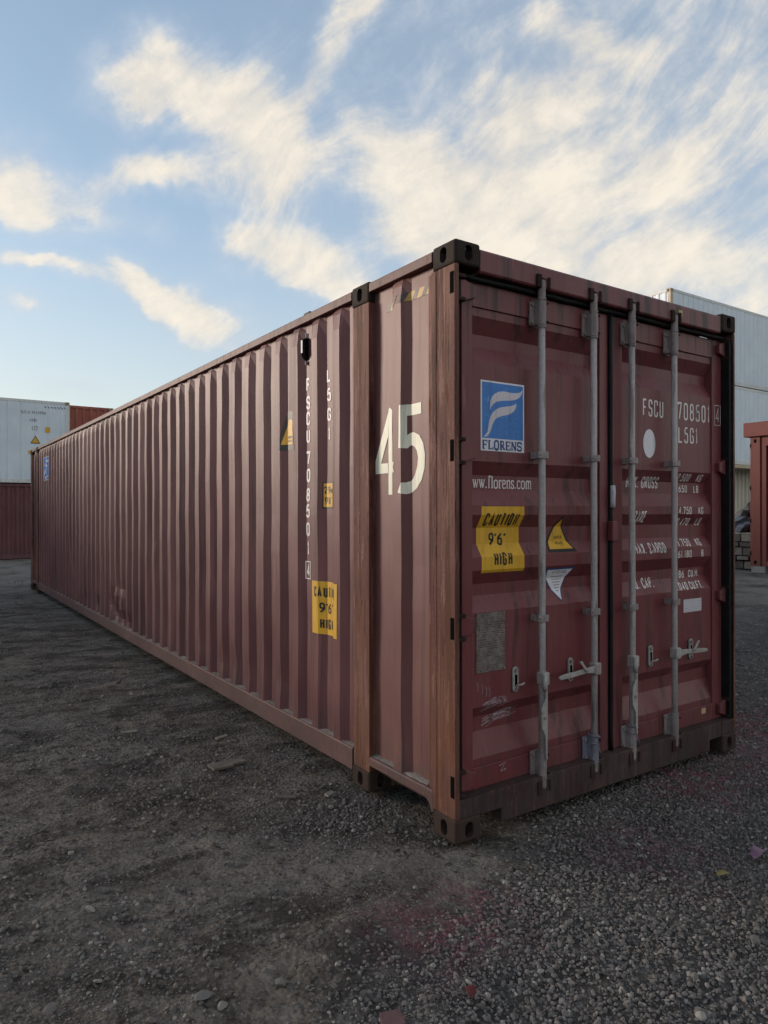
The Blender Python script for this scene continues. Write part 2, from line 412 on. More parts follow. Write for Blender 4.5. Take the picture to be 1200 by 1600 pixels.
# glyphs: strokes of (points, closed); x 0..1 across the letter box, y 0..1
GL = {
 'A': [([(0, 0), (.5, 1), (1, 0)], 0, 0), ([(.2, .32), (.8, .32)], 0, 0)],
 'B': [([(0, 0), (0, 1), (.9, 1), (.9, .53), (0, .53)], 0, 1), ([(0, .53), (1, .53), (1, 0), (0, 0)], 0, 1)],
 'C': [([(1, .72), (1, 1), (0, 1), (0, 0), (1, 0), (1, .28)], 0, 1)],
 'D': [([(0, 0), (0, 1), (1, 1), (1, 0)], 1, .8)],
 'E': [([(1, 1), (0, 1), (0, 0), (1, 0)], 0, 0), ([(0, .52), (.8, .52)], 0, 0)],
 'F': [([(1, 1), (0, 1), (0, 0)], 0, 0), ([(0, .52), (.8, .52)], 0, 0)],
 'G': [([(1, .74), (1, 1), (0, 1), (0, 0), (1, 0), (1, .48), (.55, .48)], 0, 1)],
 'H': [([(0, 0), (0, 1)], 0, 0), ([(1, 0), (1, 1)], 0, 0), ([(0, .52), (1, .52)], 0, 0)],
 'I': [([(.5, 0), (.5, 1)], 0, 0)],
 'K': [([(0, 0), (0, 1)], 0, 0), ([(1, 1), (.08, .42)], 0, 0), ([(.34, .56), (1, 0)], 0, 0)],
 'L': [([(0, 1), (0, 0), (1, 0)], 0, 0)],
 'M': [([(0, 0), (0, 1), (.5, .35), (1, 1), (1, 0)], 0, 0)],
 'N': [([(0, 0), (0, 1), (1, 0), (1, 1)], 0, 0)],
 'O': [([(0, 0), (0, 1), (1, 1), (1, 0)], 1, 1)],
 'P': [([(0, 0), (0, 1), (1, 1), (1, .46), (0, .46)], 0, 1)],
 'R': [([(0, 0), (0, 1), (1, 1), (1, .48), (0, .48)], 0, 1), ([(.45, .48), (1, 0)], 0, 0)],
 'S': [([(1, .76), (1, 1), (0, 1), (0, .53), (1, .47), (1, 0), (0, 0), (0, .24)], 0, 1)],
 'T': [([(0, 1), (1, 1)], 0, 0), ([(.5, 1), (.5, 0)], 0, 0)],
 'U': [([(0, 1), (0, 0), (1, 0), (1, 1)], 0, 1)],
 'V': [([(0, 1), (.5, 0), (1, 1)], 0, 0)],
 'X': [([(0, 0), (1, 1)], 0, 0), ([(0, 1), (1, 0)], 0, 0)],
 'Y': [([(0, 1), (.5, .45), (1, 1)], 0, 0), ([(.5, .45), (.5, 0)], 0, 0)],
 'Z': [([(0, 1), (1, 1), (0, 0), (1, 0)], 0, 0)],
 '0': [([(0, 0), (0, 1), (1, 1), (1, 0)], 1, 1)],
 '1': [([(.2, .82), (.6, 1), (.6, 0)], 0, 0)],
 '2': [([(0, .74), (0, 1), (1, 1), (1, .6), (0, 0), (1, 0)], 0, .7)],
 '3': [([(0, .8), (0, 1), (1, 1), (1, .53), (.35, .53)], 0, 1), ([(.35, .53), (1, .53), (1, 0), (0, 0), (0, .2)], 0, 1)],
 '4': [([(.72, 0), (.72, 1), (0, .26), (1, .26)], 0, 0)],
 '5': [([(.95, 1), (.1, 1), (.04, .5), (.1, .6), (1, .62), (1, 0), (0, 0), (0, .2)], 0, .8)],
 '6': [([(.9, 1), (0, .62), (0, .0), (1, 0), (1, .55), (.0, .55)], 0, 1)],
 '7': [([(0, .88), (0, 1), (1, 1), (.38, 0)], 0, 0)],
 '8': [([(.06, .53), (.06, 1), (.94, 1), (.94, .53)], 1, 1), ([(0, 0), (0, .53), (1, .53), (1, 0)], 1, 1)],
 '9': [([(.1, 0), (1, .38), (1, 1), (0, 1), (0, .45), (1, .45)], 0, 1)],
 '.': [([(.5, 0), (.5, .10)], 0, 0)],
 "'": [([(.5, 1), (.5, .78)], 0, 0)],
 '"': [([(.3, 1), (.3, .78)], 0, 0), ([(.75, 1), (.75, .78)], 0, 0)],
 'm': [([(0, 0), (0, .6), (.5, .6), (.5, 0)], 0, .5), ([(.5, .6), (1, .6), (1, 0)], 0, .5)],
}
NARROW = {'I': .2, '1': .55, '.': .25, "'": .25, '"': .5, 'M': 1.15, ' ': .55}


class Decal:
    """flat print in its own (s,t) plane, later laid onto a folded surface"""
    def __init__(s): s.v = []; s.f = []; s.h = []
    def poly(s, pts, h=0.0):
        i = len(s.v); vv = [Vector((p[0], p[1], 0)) for p in pts]; s.v += [Vector((p[0], p[1])) for p in pts]; s.h += [h] * len(pts)
        for t_ in tessellate_polygon([vv]): s.f.append(tuple(i + q for q in t_))
        return s
    def rect(s, a, b, c, d, h=0.0): return s.poly([(a, c), (b, c), (b, d), (a, d)], h)
    def band(s, pts, wd, closed=False, h=0.0):
        v, f = ribbon([Vector(p[:2]) for p in pts], wd, closed); i = len(s.v)
        s.v += v; s.h += [h] * len(v); s.f += [tuple(i + k for k in q) for q in f]; return s
    def glyph(s, ch, x, y, wd, ht, st, h0=0.0):
        for k, (pts, closed, rr) in enumerate(GL.get(ch, [])):
            iw = wd - st; ih = ht - st
            pp = [(x + st / 2 + p[0] * iw, y + st / 2 + p[1] * ih) for p in pts]
            pp = fillet(pp, rr * iw * .5, bool(closed)) if rr else [Vector(p) for p in pp]
            s.band(pp, st, bool(closed), h0 + k * .00025)
    def text(s, txt, x, y, ht, wd, st, gap=None, align='l'):
        gap = ht * .16 if gap is None else gap
        ws = [wd * NARROW.get(c, 1.0) for c in txt]
        tot = sum(ws) + gap * (len(txt) - 1)
        if align == 'c': x -= tot / 2
        if align == 'r': x -= tot
        for c, q in zip(txt, ws):
            if c != ' ': s.glyph(c, x, y, q, ht, st)
            x += q + gap
        return s
    def build(s, name, m, parent, place, breaks=(), axis=1, layer=0):
        """place(s,t,h) -> xyz; breaks = fold lines at constant s (axis 0) or t (axis 1)"""
        bm = bmesh.new(); vs_ = [bm.verts.new((v.x, v.y, h)) for v, h in zip(s.v, s.h)]
        for f in s.f:
            try: bm.faces.new([vs_[i] for i in f])
            except ValueError: pass
        bmesh.ops.triangulate(bm, faces=bm.faces[:])
        no = (1, 0, 0) if axis == 0 else (0, 1, 0)
        for b in breaks:
            co = (b, 0, 0) if axis == 0 else (0, b, 0)
            bmesh.ops.bisect_plane(bm, geom=bm.verts[:] + bm.edges[:] + bm.faces[:], dist=1e-6, plane_co=co, plane_no=no)
        for v in bm.verts: v.co = Vector(place(v.co.x, v.co.y, .0014 + layer * .0007 + v.co.z))
        me = bpy.data.meshes.new(name); bm.to_mesh(me); bm.free(); me.materials.append(m)
        return link(bpy.data.objects.new(name, me), parent)


# ------------------------------------------------------------------ ground
def hash2(ix, iy, seed):
    h = (ix * 374761393 + iy * 668265263 + seed * 974711) & 0xffffffff
    h = ((h ^ (h >> 13)) * 1274126177) & 0xffffffff
    return ((h ^ (h >> 16)) & 0xffff) / 65535.0
def vnoise(x, y, seed):
    ix = np.floor(x).astype(np.int64); iy = np.floor(y).astype(np.int64); fx = x - ix; fy = y - iy
    fx = fx * fx * (3 - 2 * fx); fy = fy * fy * (3 - 2 * fy)
    a = hash2(ix, iy, seed); b = hash2(ix + 1, iy, seed); c = hash2(ix, iy + 1, seed); d = hash2(ix + 1, iy + 1, seed)
    return (a * (1 - fx) + b * fx) * (1 - fy) + (c * (1 - fx) + d * fx) * fy
def fbm(x, y, sc, oct_=4, seed=1, gain=.5):
    s = 0; a = 1; t = 0
    for k in range(oct_):
        s = s + a * (vnoise(x * sc, y * sc, seed + k) - .5); t += a; a *= gain; sc *= 2.03
    return s / t
def sstep(x, a, b):
    t = np.clip((x - a) / (b - a), 0, 1); return t * t * (3 - 2 * t)
def gravel(x, y):
    """0 = packed dirt, 1 = loose gravel"""
    d = .42 * x - .91 * y - .16 + .9 * fbm(x, y, 1.1, 4, 31)
    gz = sstep(d, -.22, .30)
    gz = np.maximum(gz, sstep(x - 2.2 + .6 * fbm(x, y, .8, 3, 5), 0, .8) * sstep(y, 9, 4))
    p = np.exp(-(((x + .33) / .42) ** 2 + ((y - .62) / .30) ** 2)) * .75
    q = np.exp(-(((x + 1.5) / .5) ** 2 + ((y - .1) / .35) ** 2)) * .45
    return np.clip(np.maximum(gz, np.maximum(p, q)), 0, 1)
def ground_z(x, y):
    z = .075 * fbm(x, y, .45, 4, 3) + .034 * fbm(x, y, 2.1, 4, 9) + .030 * fbm(x, y, 6.0, 4, 17, .72) + .030 * (np.abs(fbm(x * .8 + y * .3, y * .8 - x * .3, 3.4, 3, 23, .6)) - .1)
    # tyre ruts dragged across the dirt on the left
    rut = np.sin((x * .93 + y * .36) * 9.5 + 3.0 * fbm(x, y, .7, 2, 40)) * sstep(fbm(x, y, .6, 2, 51), -.05, .2)
    z = z + .011 * rut * sstep(-x, -.2, .5)
    z = z + .050 * np.exp(-(((x + .80) / .16) ** 2 + ((y + .29) / .13) ** 2))        # bare earth mound
    dx_ = np.maximum(np.maximum(-.05 - x, x - 2.5), 0); dy_ = np.maximum(np.maximum(-.05 - y, y - 13.8), 0)
    k = sstep(np.hypot(dx_, dy_), .0, .9)
    z = z * (.15 + .85 * k) - .012 * (1 - k)
    far = sstep(np.hypot(x + 2, y + 2), 16, 40)
    return z * (1 - far) - .012


def axis_lines(lo, hi, fine):
    a = list(np.arange(lo, hi, fine)); st = fine; p = a[-1]
    while p < 900: st *= 1.17; p += st; a.append(p)
    st = fine; p = lo; b = []
    while p > -900: st *= 1.17; p -= st; b.append(p)
    return np.array(b[::-1] + a)
gx = axis_lines(-4.2, 4.6, .020); gy = axis_lines(-2.6, 5.2, .020)
X, Y = np.meshgrid(gx, gy); Z = ground_z(X, Y)
nx, ny = len(gx), len(gy)
me = bpy.data.meshes.new('ground')
co = np.stack([X, Y, Z], -1).reshape(-1, 3).astype(np.float32)
ii = (np.arange(ny - 1)[:, None] * nx + np.arange(nx - 1)[None, :]).ravel()
fc = np.stack([ii, ii + 1, ii + nx + 1, ii + nx], -1).astype(np.int32)
me.vertices.add(len(co)); me.vertices.foreach_set('co', co.ravel())
me.loops.add(fc.size); me.loops.foreach_set('vertex_index', fc.ravel())
me.polygons.add(len(fc)); me.polygons.foreach_set('loop_start', np.arange(0, fc.size, 4, dtype=np.int32))
me.polygons.foreach_set('use_smooth', np.ones(len(fc), bool))
at = me.attributes.new('gravel', 'FLOAT', 'POINT'); at.data.foreach_set('value', gravel(X, Y).ravel().astype(np.float32))
me.update(calc_edges=True); me.validate()

PINK = [((-.48, -.42), .42, .9), ((-.22, -.30), .26, .7), ((1.75, -.16), .50, .85), ((3.0, .30), .75, .9), ((2.5, -.15), .75, .6), ((.75, -.55), .5, .4), ((-.62, -.75), .22, .4)]
def pink_mask(g, pos, seed=0.0):
    wv = g.vmath('ADD', g.vmath('MULTIPLY', pos, (1, 1, 0)), g.vmath('SCALE', g.vmath('SUBTRACT', g.noise(pos, 2.6, 3, .6, color=True), (.5, .5, .5)), scale=.75))
    wv = g.vmath('MULTIPLY', wv, (1, 1, 0)); tot = None
    for (cx, cy), r, a in PINK:
        k = g.rng(g.vmath('DISTANCE', wv, (cx, cy, 0)), r, r * .1, 0.0, a)
        tot = k if tot is None else g.math('MAXIMUM', tot, k)
    return g.math('MULTIPLY', tot, g.rng(g.noise(pos, 14, 2, .6), .35, .62))


def ground_fn(g):
    pos = g.new('ShaderNodeNewGeometry').outputs['Position']
    ga = g.new('ShaderNodeAttribute', attribute_name='gravel').outputs['Fac']
    big = g.noise(pos, 1.1, 4, .62); mid = g.noise(pos, 3.2, 5, .65); fine = g.noise(pos, 26, 5, .72); grit = g.voro(pos, 48, 'F1')
    dirt = g.mix(g.rng(mid, .40, .60), (.088, .074, .061), (.180, .153, .124))
    dirt = g.mix(g.math('MULTIPLY', g.rng(big, .44, .60), .75), dirt, (.175, .163, .147))
    dirt = g.mix(g.math('MULTIPLY', g.rng(g.noise(pos, 1.4, 5, .6, .4), .52, .68), .6), dirt, (.215, .182, .148))
    grv = g.mix(g.rng(mid, .35, .7), (.050, .045, .043), (.11, .100, .094))
    col = g.mix(ga, dirt, grv)
    col = g.mix(g.math('MULTIPLY', g.rng(fine, .42, .66), .45), col, (.040, .034, .030))
    col = g.mix(g.math('MULTIPLY', g.rng(g.voro(pos, 60, 'F1', 'Color'), .55, .95), .35), col, (.21, .195, .18))
    pat = g.noise(g.scaled(pos, (1.0, 1.9, 1), rot=(0, 0, R(20))), 1.7, 6, .66, .6)
    col = g.mix(g.math('MULTIPLY', g.rng(pat, .50, .40), g.math('SUBTRACT', .85, g.math('MULTIPLY', ga, .5))), col, (.048, .041, .035))
    col = g.mix(g.math('MULTIPLY', g.rng(pat, .55, .66), g.math('SUBTRACT', .75, g.math('MULTIPLY', ga, .55))), col, (.245, .212, .175))
    spk = g.noise(pos, 17, 4, .75)
    col = g.mix(g.math('MULTIPLY', g.rng(spk, .56, .66), .75), col, (.215, .195, .170))
    col = g.mix(g.math('MULTIPLY', g.rng(spk, .45, .36), .8), col, (.026, .022, .019))
    # ground colour turns paler in patches with distance from the viewer
    x, y, z = g.sep(pos)
    far = g.math('MULTIPLY', g.rng(g.vmath('DISTANCE', pos, (-2, -2, 0)), 9, 20), g.rng(g.noise(pos, .8, 5, .6), .3, .65))
    col = g.mix(g.math('MULTIPLY', far, .85), col, (.25, .235, .21))
    col = g.mix(g.math('MULTIPLY', pink_mask(g, pos), .75), col, (.17, .070, .085))
    h = g.math('ADD', g.math('MULTIPLY', fine, .9), g.math('ADD', g.math('MULTIPLY', mid, 1.2), g.math('MULTIPLY', grit, -.5)))
    return {'Base Color': col, 'Roughness': .93, 'Specular IOR Level': .18, 'Normal': g.bump(h, 1.0, .034)}
M['ground'] = mat('yard_dirt', ground_fn)
me.materials.append(M['ground'])
ground = tag(link(bpy.data.objects.new('ground', me)), 'dark packed dirt and gravel yard floor', kind='structure')


# loose stones: nobody could count them -> stuff, instanced by geometry nodes from stone meshes
def stone_mesh(k):
    bm = bmesh.new(); bmesh.ops.create_icosphere(bm, subdivisions=2, radius=1.0); r = random.Random(100 + k)
    sx, sy, sz = r.uniform(.8, 1.25), r.uniform(.65, 1.0), r.uniform(.42, .75)
    cuts = [(Vector((r.gauss(0, 1), r.gauss(0, 1), r.gauss(0, .8))).normalized(), r.uniform(.45, .80)) for _ in range(10)]
    for v in bm.verts:
        p = v.co.copy()
        for n_, d_ in cuts:
            e = p.dot(n_) - d_
            if e > 0: p -= n_ * e * .92
        p *= 1 + r.uniform(-.04, .04)
        v.co = Vector((p.x * sx, p.y * sy, p.z * sz))
    m_ = bpy.data.meshes.new('stone'); bm.to_mesh(m_); bm.free()
    m_.polygons.foreach_set('use_smooth', [k % 5 == 0] * len(m_.polygons))
    return m_
def stone_fn(g):
    pos = g.new('ShaderNodeNewGeometry').outputs['Position']
    rnd = g.new('ShaderNodeObjectInfo').outputs['Random']
    n = g.new('ShaderNodeValToRGB'); g.put(n.inputs[0], rnd); e = n.color_ramp.elements
    e[0].position = 0; e[0].color = (.080, .073, .068, 1); e[1].position = 1; e[1].color = (.42, .39, .35, 1)
    for p_, c_ in ((.25, (.140, .127, .118)), (.5, (.200, .182, .165)), (.75, (.165, .140, .130)), (.92, (.275, .250, .228))):
        q = n.color_ramp.elements.new(p_); q.color = (*c_, 1)
    col = g.mix(g.math('MULTIPLY', g.noise(pos, 130, 3, .7), .6), n.outputs[0], (.085, .076, .070))
    col = g.mix(g.math('MULTIPLY', g.math('MULTIPLY', pink_mask(g, pos), 1.3, clamp=True), g.rng(g.math('FRACT', g.math('MULTIPLY', rnd, 17.3)), .1, .9)), col, (.20, .070, .092))
    return {'Base Color': col, 'Roughness': .85, 'Specular IOR Level': .15, }
M['stone'] = mat('gravel_stone', stone_fn)
stone_col = bpy.data.collections.new('stone_kinds')
for k in range(10):
    m_ = stone_mesh(k); m_.materials.append(M['stone']); stone_col.objects.link(bpy.data.objects.new('stone', m_))

def frustum(x, y, mg=.35):
    dx_ = x + 2.165; dy_ = y + 2.576
    wv = dx_ * math.sin(YAW) + dy_ * math.cos(YAW); rv = dx_ * math.cos(YAW) - dy_ * math.sin(YAW)
    return (wv > 1.75) & (np.abs(rv) < .56 * wv + mg), wv
def scatter(n, box, keep, smin, smax, power, sink):
    x = rng.uniform(box[0], box[1], n); y = rng.uniform(box[2], box[3], n)
    ok, wv = frustum(x, y)
    ok &= ~((x > .03) & (x < 2.41) & (y > .22) & (y < 13.6))
    k = keep(x, y, wv); ok &= rng.uniform(0, 1, n) < k
    x, y, wv = x[ok], y[ok], wv[ok]; m = len(x)
    sz = smin * (smax / smin) ** (rng.uniform(0, 1, m) ** power)
    return x, y, ground_z(x, y) + sz * sink, sz
parts = []
BX = (-4.5, 6.5, -2.6, 8.5)
# (count per square metre, acceptance, radius range, size law, how far it sits out)
AR = (BX[1] - BX[0]) * (BX[3] - BX[2])
parts.append(scatter(int(6200 * AR), BX, lambda x, y, wv: (gravel(x, y) ** 1.5) * np.clip(1.15 - wv / 7.5, 0, 1), .0044, .0120, 1.5, .18))
parts.append(scatter(int(800 * AR), BX, lambda x, y, wv: (gravel(x, y) ** 1.2) * np.clip(1.3 - wv / 8.5, 0, 1) * (.4 + 1.2 * (fbm(x, y, 1.6, 3, 77) > 0)), .010, .0175, 2.4, .22))
cl = lambda x, y, f_, sd_, lo=-.05, hi=.18: sstep(fbm(x, y, f_, 3, sd_), lo, hi)
parts.append(scatter(int(3600 * AR), BX, lambda x, y, wv: (.12 + .88 * cl(x, y, 1.9, 88)) * np.clip(1.1 - wv / 6.5, .0, 1), .0026, .0075, 1.2, .15))
parts.append(scatter(int(850 * AR), BX, lambda x, y, wv: (.10 + .9 * cl(x, y, 1.5, 90)) * np.clip(1.25 - wv / 9, .10, 1), .006, .017, 1.7, .15))
BX2 = (-9, 8, -2, 20)
parts.append(scatter(int(60 * 17 * 22), BX2, lambda x, y, wv: (.15 + .85 * cl(x, y, .9, 95)) * sstep(wv, 5, 8) * np.clip(1.3 - wv / 20, 0, 1), .010, .030, 1.8, .15))
parts.append(scatter(int(60 * AR), BX, lambda x, y, wv: (.12 + .88 * cl(x, y, 1.2, 92, .02, .2)) * np.clip(1.25 - wv / 9, .2, 1), .012, .027, 2.0, .2))
sx = np.concatenate([p[0] for p in parts]); sy = np.concatenate([p[1] for p in parts]); sz = np.concatenate([p[2] for p in parts]); ss = np.concatenate([p[3] for p in parts])
n = len(sx); print('stones', n)
pm = bpy.data.meshes.new('gravel'); pm.vertices.add(n); pm.vertices.foreach_set('co', np.stack([sx, sy, sz], -1).astype(np.float32).ravel())
a = pm.attributes.new('size', 'FLOAT', 'POINT'); a.data.foreach_set('value', ss.astype(np.float32))
a = pm.attributes.new('turn', 'FLOAT_VECTOR', 'POINT'); a.data.foreach_set('vector', np.stack([rng.normal(0, .32, n), rng.normal(0, .32, n), rng.uniform(0, 6.283, n)], -1).astype(np.float32).ravel())
a = pm.attributes.new('pick', 'INT', 'POINT'); a.data.foreach_set('value', rng.integers(0, 10, n).astype(np.int32))
go = tag(link(bpy.data.objects.new('gravel', pm)), 'loose grey gravel stones strewn over the yard', 'gravel', kind='stuff')
ng = bpy.data.node_groups.new('strew_stones', 'GeometryNodeTree')
ng.interface.new_socket('Geometry', in_out='INPUT', socket_type='NodeSocketGeometry'); ng.interface.new_socket('Geometry', in_out='OUTPUT', socket_type='NodeSocketGeometry')
N_ = ng.nodes; gi = N_.new('NodeGroupInput'); gout = N_.new('NodeGroupOutput'); iop = N_.new('GeometryNodeInstanceOnPoints'); ci = N_.new('GeometryNodeCollectionInfo')
ci.inputs[0].default_value = stone_col; ci.inputs['Separate Children'].default_value = True; ci.inputs['Reset Children'].default_value = True
def named(nm, ty):
    q = N_.new('GeometryNodeInputNamedAttribute'); q.data_type = ty; q.inputs[0].default_value = nm
    return [o_ for o_ in q.outputs if o_.enabled and o_.name == 'Attribute'][0]
LK = ng.links
m2p = N_.new('GeometryNodeMeshToPoints'); LK.new(gi.outputs[0], m2p.inputs[0])
LK.new(m2p.outputs[0], iop.inputs['Points']); LK.new(ci.outputs[0], iop.inputs['Instance'])
iop.inputs['Pick Instance'].default_value = True
LK.new(named('pick', 'INT'), iop.inputs['Instance Index']); LK.new(named('size', 'FLOAT'), iop.inputs['Scale'])
e2r = N_.new('FunctionNodeEulerToRotation'); LK.new(named('turn', 'FLOAT_VECTOR'), e2r.inputs[0]); LK.new(e2r.outputs[0], iop.inputs['Rotation'])
LK.new(iop.outputs[0], gout.inputs[0])
md = go.modifiers.new('strew', 'NODES'); md.node_group = ng

# ------------------------------------------------------------------ shared pieces
def solid_mesh(o):
    dg = bpy.context.evaluated_depsgraph_get(); m_ = bpy.data.meshes.new_from_object(o.evaluated_get(dg)); return m_
def oval(cx, cy, w_, h_, n=20):
    """stadium outline, w_ wide and h_ tall"""
    r = min(w_, h_) / 2; pts = []
    ex, ey = (0, h_ / 2 - r) if h_ > w_ else (w_ / 2 - r, 0)
    for k in range(n):
        t = 2 * math.pi * k / n; c, s = math.cos(t), math.sin(t)
        pts.append((cx + c * r + (ex if c > 0 else -ex), cy + s * r + (ey if s > 0 else -ey)))
    return pts
def casting_mesh():
    """ISO corner casting for the corner at the origin (x 0..0.162, y 0..0.178, z 0..0.118), holes in three faces"""
    o = MB().box(0, .162, 0, .178, 0, .118).build('casting_blank', M['casting'], None, bevel=.015, seg=4)
    cut = []
    cut.append(MB().prism(oval(.092, .060, .052, .076), 0, -.02, .06).build('hole', M['dark']))     # side face x = 0
    cut.append(MB().prism(oval(.084, .060, .052, .076), 1, -.02, .06).build('hole', M['dark']))     # end face y = 0
    cut.append(MB().prism(oval(.081, .089, .060, .118), 2, .06, .14).build('hole', M['dark']))      # top
    for c_ in cut:
        b = o.modifiers.new('cut', 'BOOLEAN'); b.object = c_; b.operation = 'DIFFERENCE'; b.solver = 'EXACT'
    bpy.context.view_layer.update(); m_ = solid_mesh(o); m_.name = 'corner_casting'
    for q in cut + [o]: bpy.data.objects.remove(q)
    return m_
CAST = casting_mesh()
CAST.materials.clear(); CAST.materials.append(M['casting'])
CAST_LOW = CAST.copy(); CAST_LOW.materials.clear(); CAST_LOW.materials.append(M['casting_low'])
def casting(parent, x, y, z, fx=1, fy=1, fz=1, me_=None, name='corner_casting'):
    o = link(bpy.data.objects.new(name, me_ or CAST), parent); o.location = (x, y, z); o.scale = (fx, fy, fz); return o
# ------------------------------------------------------------------ the red container
W_, H_, L_ = 2.438, 2.896, 13.716
box = empty('shipping_container')
tag(box, 'long maroon shipping container with white number 45 near its closed doors', 'shipping container')

# castings: four at each end, and a set on the posts that stand in from the ends
for fx, x in ((1, -.003), (-1, W_ + .003)):
    for fy, y in ((1, -.003), (-1, L_ + .003)):
        casting(box, x, y, 0, fx, fy, -1, CAST_LOW).location.z = .118
        casting(box, x, y, H_ - .118, fx, fy, 1)
for fx, x in ((1, -.002), (-1, W_ + .002)):
    for yc in (.757, L_ - .757 - .183):
        casting(box, x, yc, .118, fx, 1.03, -1, CAST_LOW, 'middle_casting'); casting(box, x, yc, H_ - .118, fx, 1.03, 1, None, 'middle_casting')

# corner posts (folded plate, lipped edge)
def corner_post(x, fx, y, fy):
    prof = [(0, .008), (.006, 0), (.022, 0), (.022, .075), (.060, .090), (.060, .232), (.018, .232), (.018, .200), (.008, .194), (0, .186), (0, .150), (.003, .146), (.003, .128), (0, .124)]
    pr = [(x + fx * a_, y + fy * b_) for a_, b_ in prof]
    return MB().prism(pr, 2, .1185, H_ - .1185).build('corner_post', M['post'], box, bevel=.002)
corner_post(0, 1, 0, 1); corner_post(W_, -1, 0, 1); corner_post(0, 1, L_, -1); corner_post(W_, -1, L_, -1)
# posts under the inner castings
for x, fx in ((0, 1), (W_, -1)):
    for y0 in (.757, L_ - .757 - .188):
        a = [(0, 0), (0, .150), (.005, .155), (.005, .172), (.014, .188), (.070, .188), (.070, 0)]
        MB().prism([(x + fx * p, y0 + q) for p, q in a], 2, .119, H_ - .119).build('middle_post', M['post'], box, bevel=.002)

# side sheets -------------------------------------------------------
OUT, INN = .008, .045
def corrugation(y0, y1, first, pitch):
    """list of (y, x) corner points of the folded sheet between two posts"""
    pts = [(y0, INN)]; y = first
    while y + .072 < y1 - .06:
        pts += [(y - .062, INN), (y, OUT), (y + .072, OUT), (y + .140, INN)]; y += pitch
    pts.append((y1, INN)); return pts
PITCH = .2735
MAINP = corrugation(.945, L_ - .945, 1.097, PITCH)
ENDP = [(.228, INN), (.408, INN), (.459, OUT), (.532, OUT), (.584, INN), (.760, INN)]
FARP = [(L_ - b, a) for b, a in ENDP][::-1]
ZB, ZT = .205, 2.834
def dent(y, z, x):
    """knocks along the lower edge of the sheet"""
    d = 0
    for (cy, cz, ry, rz, a_) in ((6.53, .315, .12, .10, .045), (6.25, .28, .09, .08, .040), (6.79, .44, .08, .10, .034), (5.97, .28, .07, .08, .036), (7.6, .33, .08, .09, .034), (6.6, .67, .07, .07, .026), (6.29, .67, .06, .06, .024), (6.4, .42, .06, .06, -.020), (8.4, .36, .08, .08, .022), (9.6, .9, .1, .2, .016),
                                (2.45, .36, .05, .10, .010), (2.74, .38, .05, .12, .012), (3.02, .36, .05, .10, .009), (3.56, .40, .05, .10, .010), (1.92, .40, .05, .08, .007)):
        d += a_ * math.exp(-((y - cy) / ry) ** 2 - ((z - cz) / rz) ** 2)
    wob = .0020 * math.sin(z * 5.1 + y * 2.3) + .0014 * math.sin(z * 11.7 - y * 5.1) + .0022 * math.sin(y * 37.0 + 1.7 * math.sin(y * 11.0)) * math.sin(z * 1.1 + y)
    return d + wob
FZ = [0, .012, .03, .05, .075, .1, .13, .17, .21, .26, .33, .42, .52, .63, .75, .87, .95, .985, 1.0]
def sheet(pts, name, m, rows, flip=False):
    cols = [pts[0]]
    for (ya, xa), (yb, xb) in zip(pts, pts[1:]):
        cols.append((yb, xb))
    fz = FZ if rows else [0, .5, 1.0]
    mb = MB(); n_ = len(cols)
    for f_ in fz:
        z = ZB + (ZT - ZB) * f_
        for (y, x) in cols:
            e = max(0, 1 - (1 - f_) / .028) if x < .03 else 0         # ribs are pinched in below the top rail
            xx = x + e * .022 + (dent(y, z, x) if rows else 0)
            mb.v.append((W_ - xx if flip else xx, y, z))
    for r_ in range(len(fz) - 1):
        for c_ in range(n_ - 1):
            a_ = r_ * n_ + c_; mb.f.append((a_, a_ + n_, a_ + n_ + 1, a_ + 1) if not flip else (a_, a_ + 1, a_ + n_ + 1, a_ + n_))
    return mb.build(name, m, box, fix=False)
side = sheet(MAINP, 'side_panel', M['side'], True)
endside = sheet(ENDP, 'end_side_panel', M['endside'], True)
sheet(FARP, 'end_side_panel', M['side'], True)
sheet(MAINP, 'side_panel', M['side'], False, True); sheet(ENDP, 'end_side_panel', M['side'], False, True); sheet(FARP, 'end_side_panel', M['side'], False, True)

# rails
for x, fx in ((0, 1), (W_, -1)):
    X_ = lambda q: x + fx * q
    for ya, yb in ((.182, .757), (.946, L_ - .946), (L_ - .757, L_ - .182)):
        MB().prism([(X_(.001), 2.832), (X_(.001), 2.880), (X_(.010), 2.8865), (X_(.066), 2.8865), (X_(.066), 2.832)], 1, ya, yb).build('top_rail', M['rail'], box, bevel=.003)
    # prism axis 1 takes (x, z)
    MB().prism([(X_(.003), .078), (X_(.003), .200), (X_(.008), .207), (X_(.075), .207), (X_(.075), .19), (X_(.016), .19), (X_(.016), .090), (X_(.05), .090), (X_(.05), .078)], 1, .946, L_ - .946).build('bottom_rail', M['rail'], box, bevel=.002)
    for ya, yb in ((.182, .757), (L_ - .757, L_ - .182)):
        MB().prism([(X_(-.001), .158), (X_(-.001), .2), (X_(.006), .207), (X_(.09), .207), (X_(.09), .158)], 1, ya, yb).build('bottom_rail', M['rail'], box, bevel=.002)
    # gusset that curves down to the casting
    for y, fy in ((.178, 1), (L_ - .178, -1)):
        MB().prism([(y, .1), (y, .17), (y + fy * .09, .1575), (y + fy * .06, .15), (y + fy * .035, .13), (y + fy * .02, .1)], 0, X_(.004), X_(.02)).build('gusset', M['rail'], box)
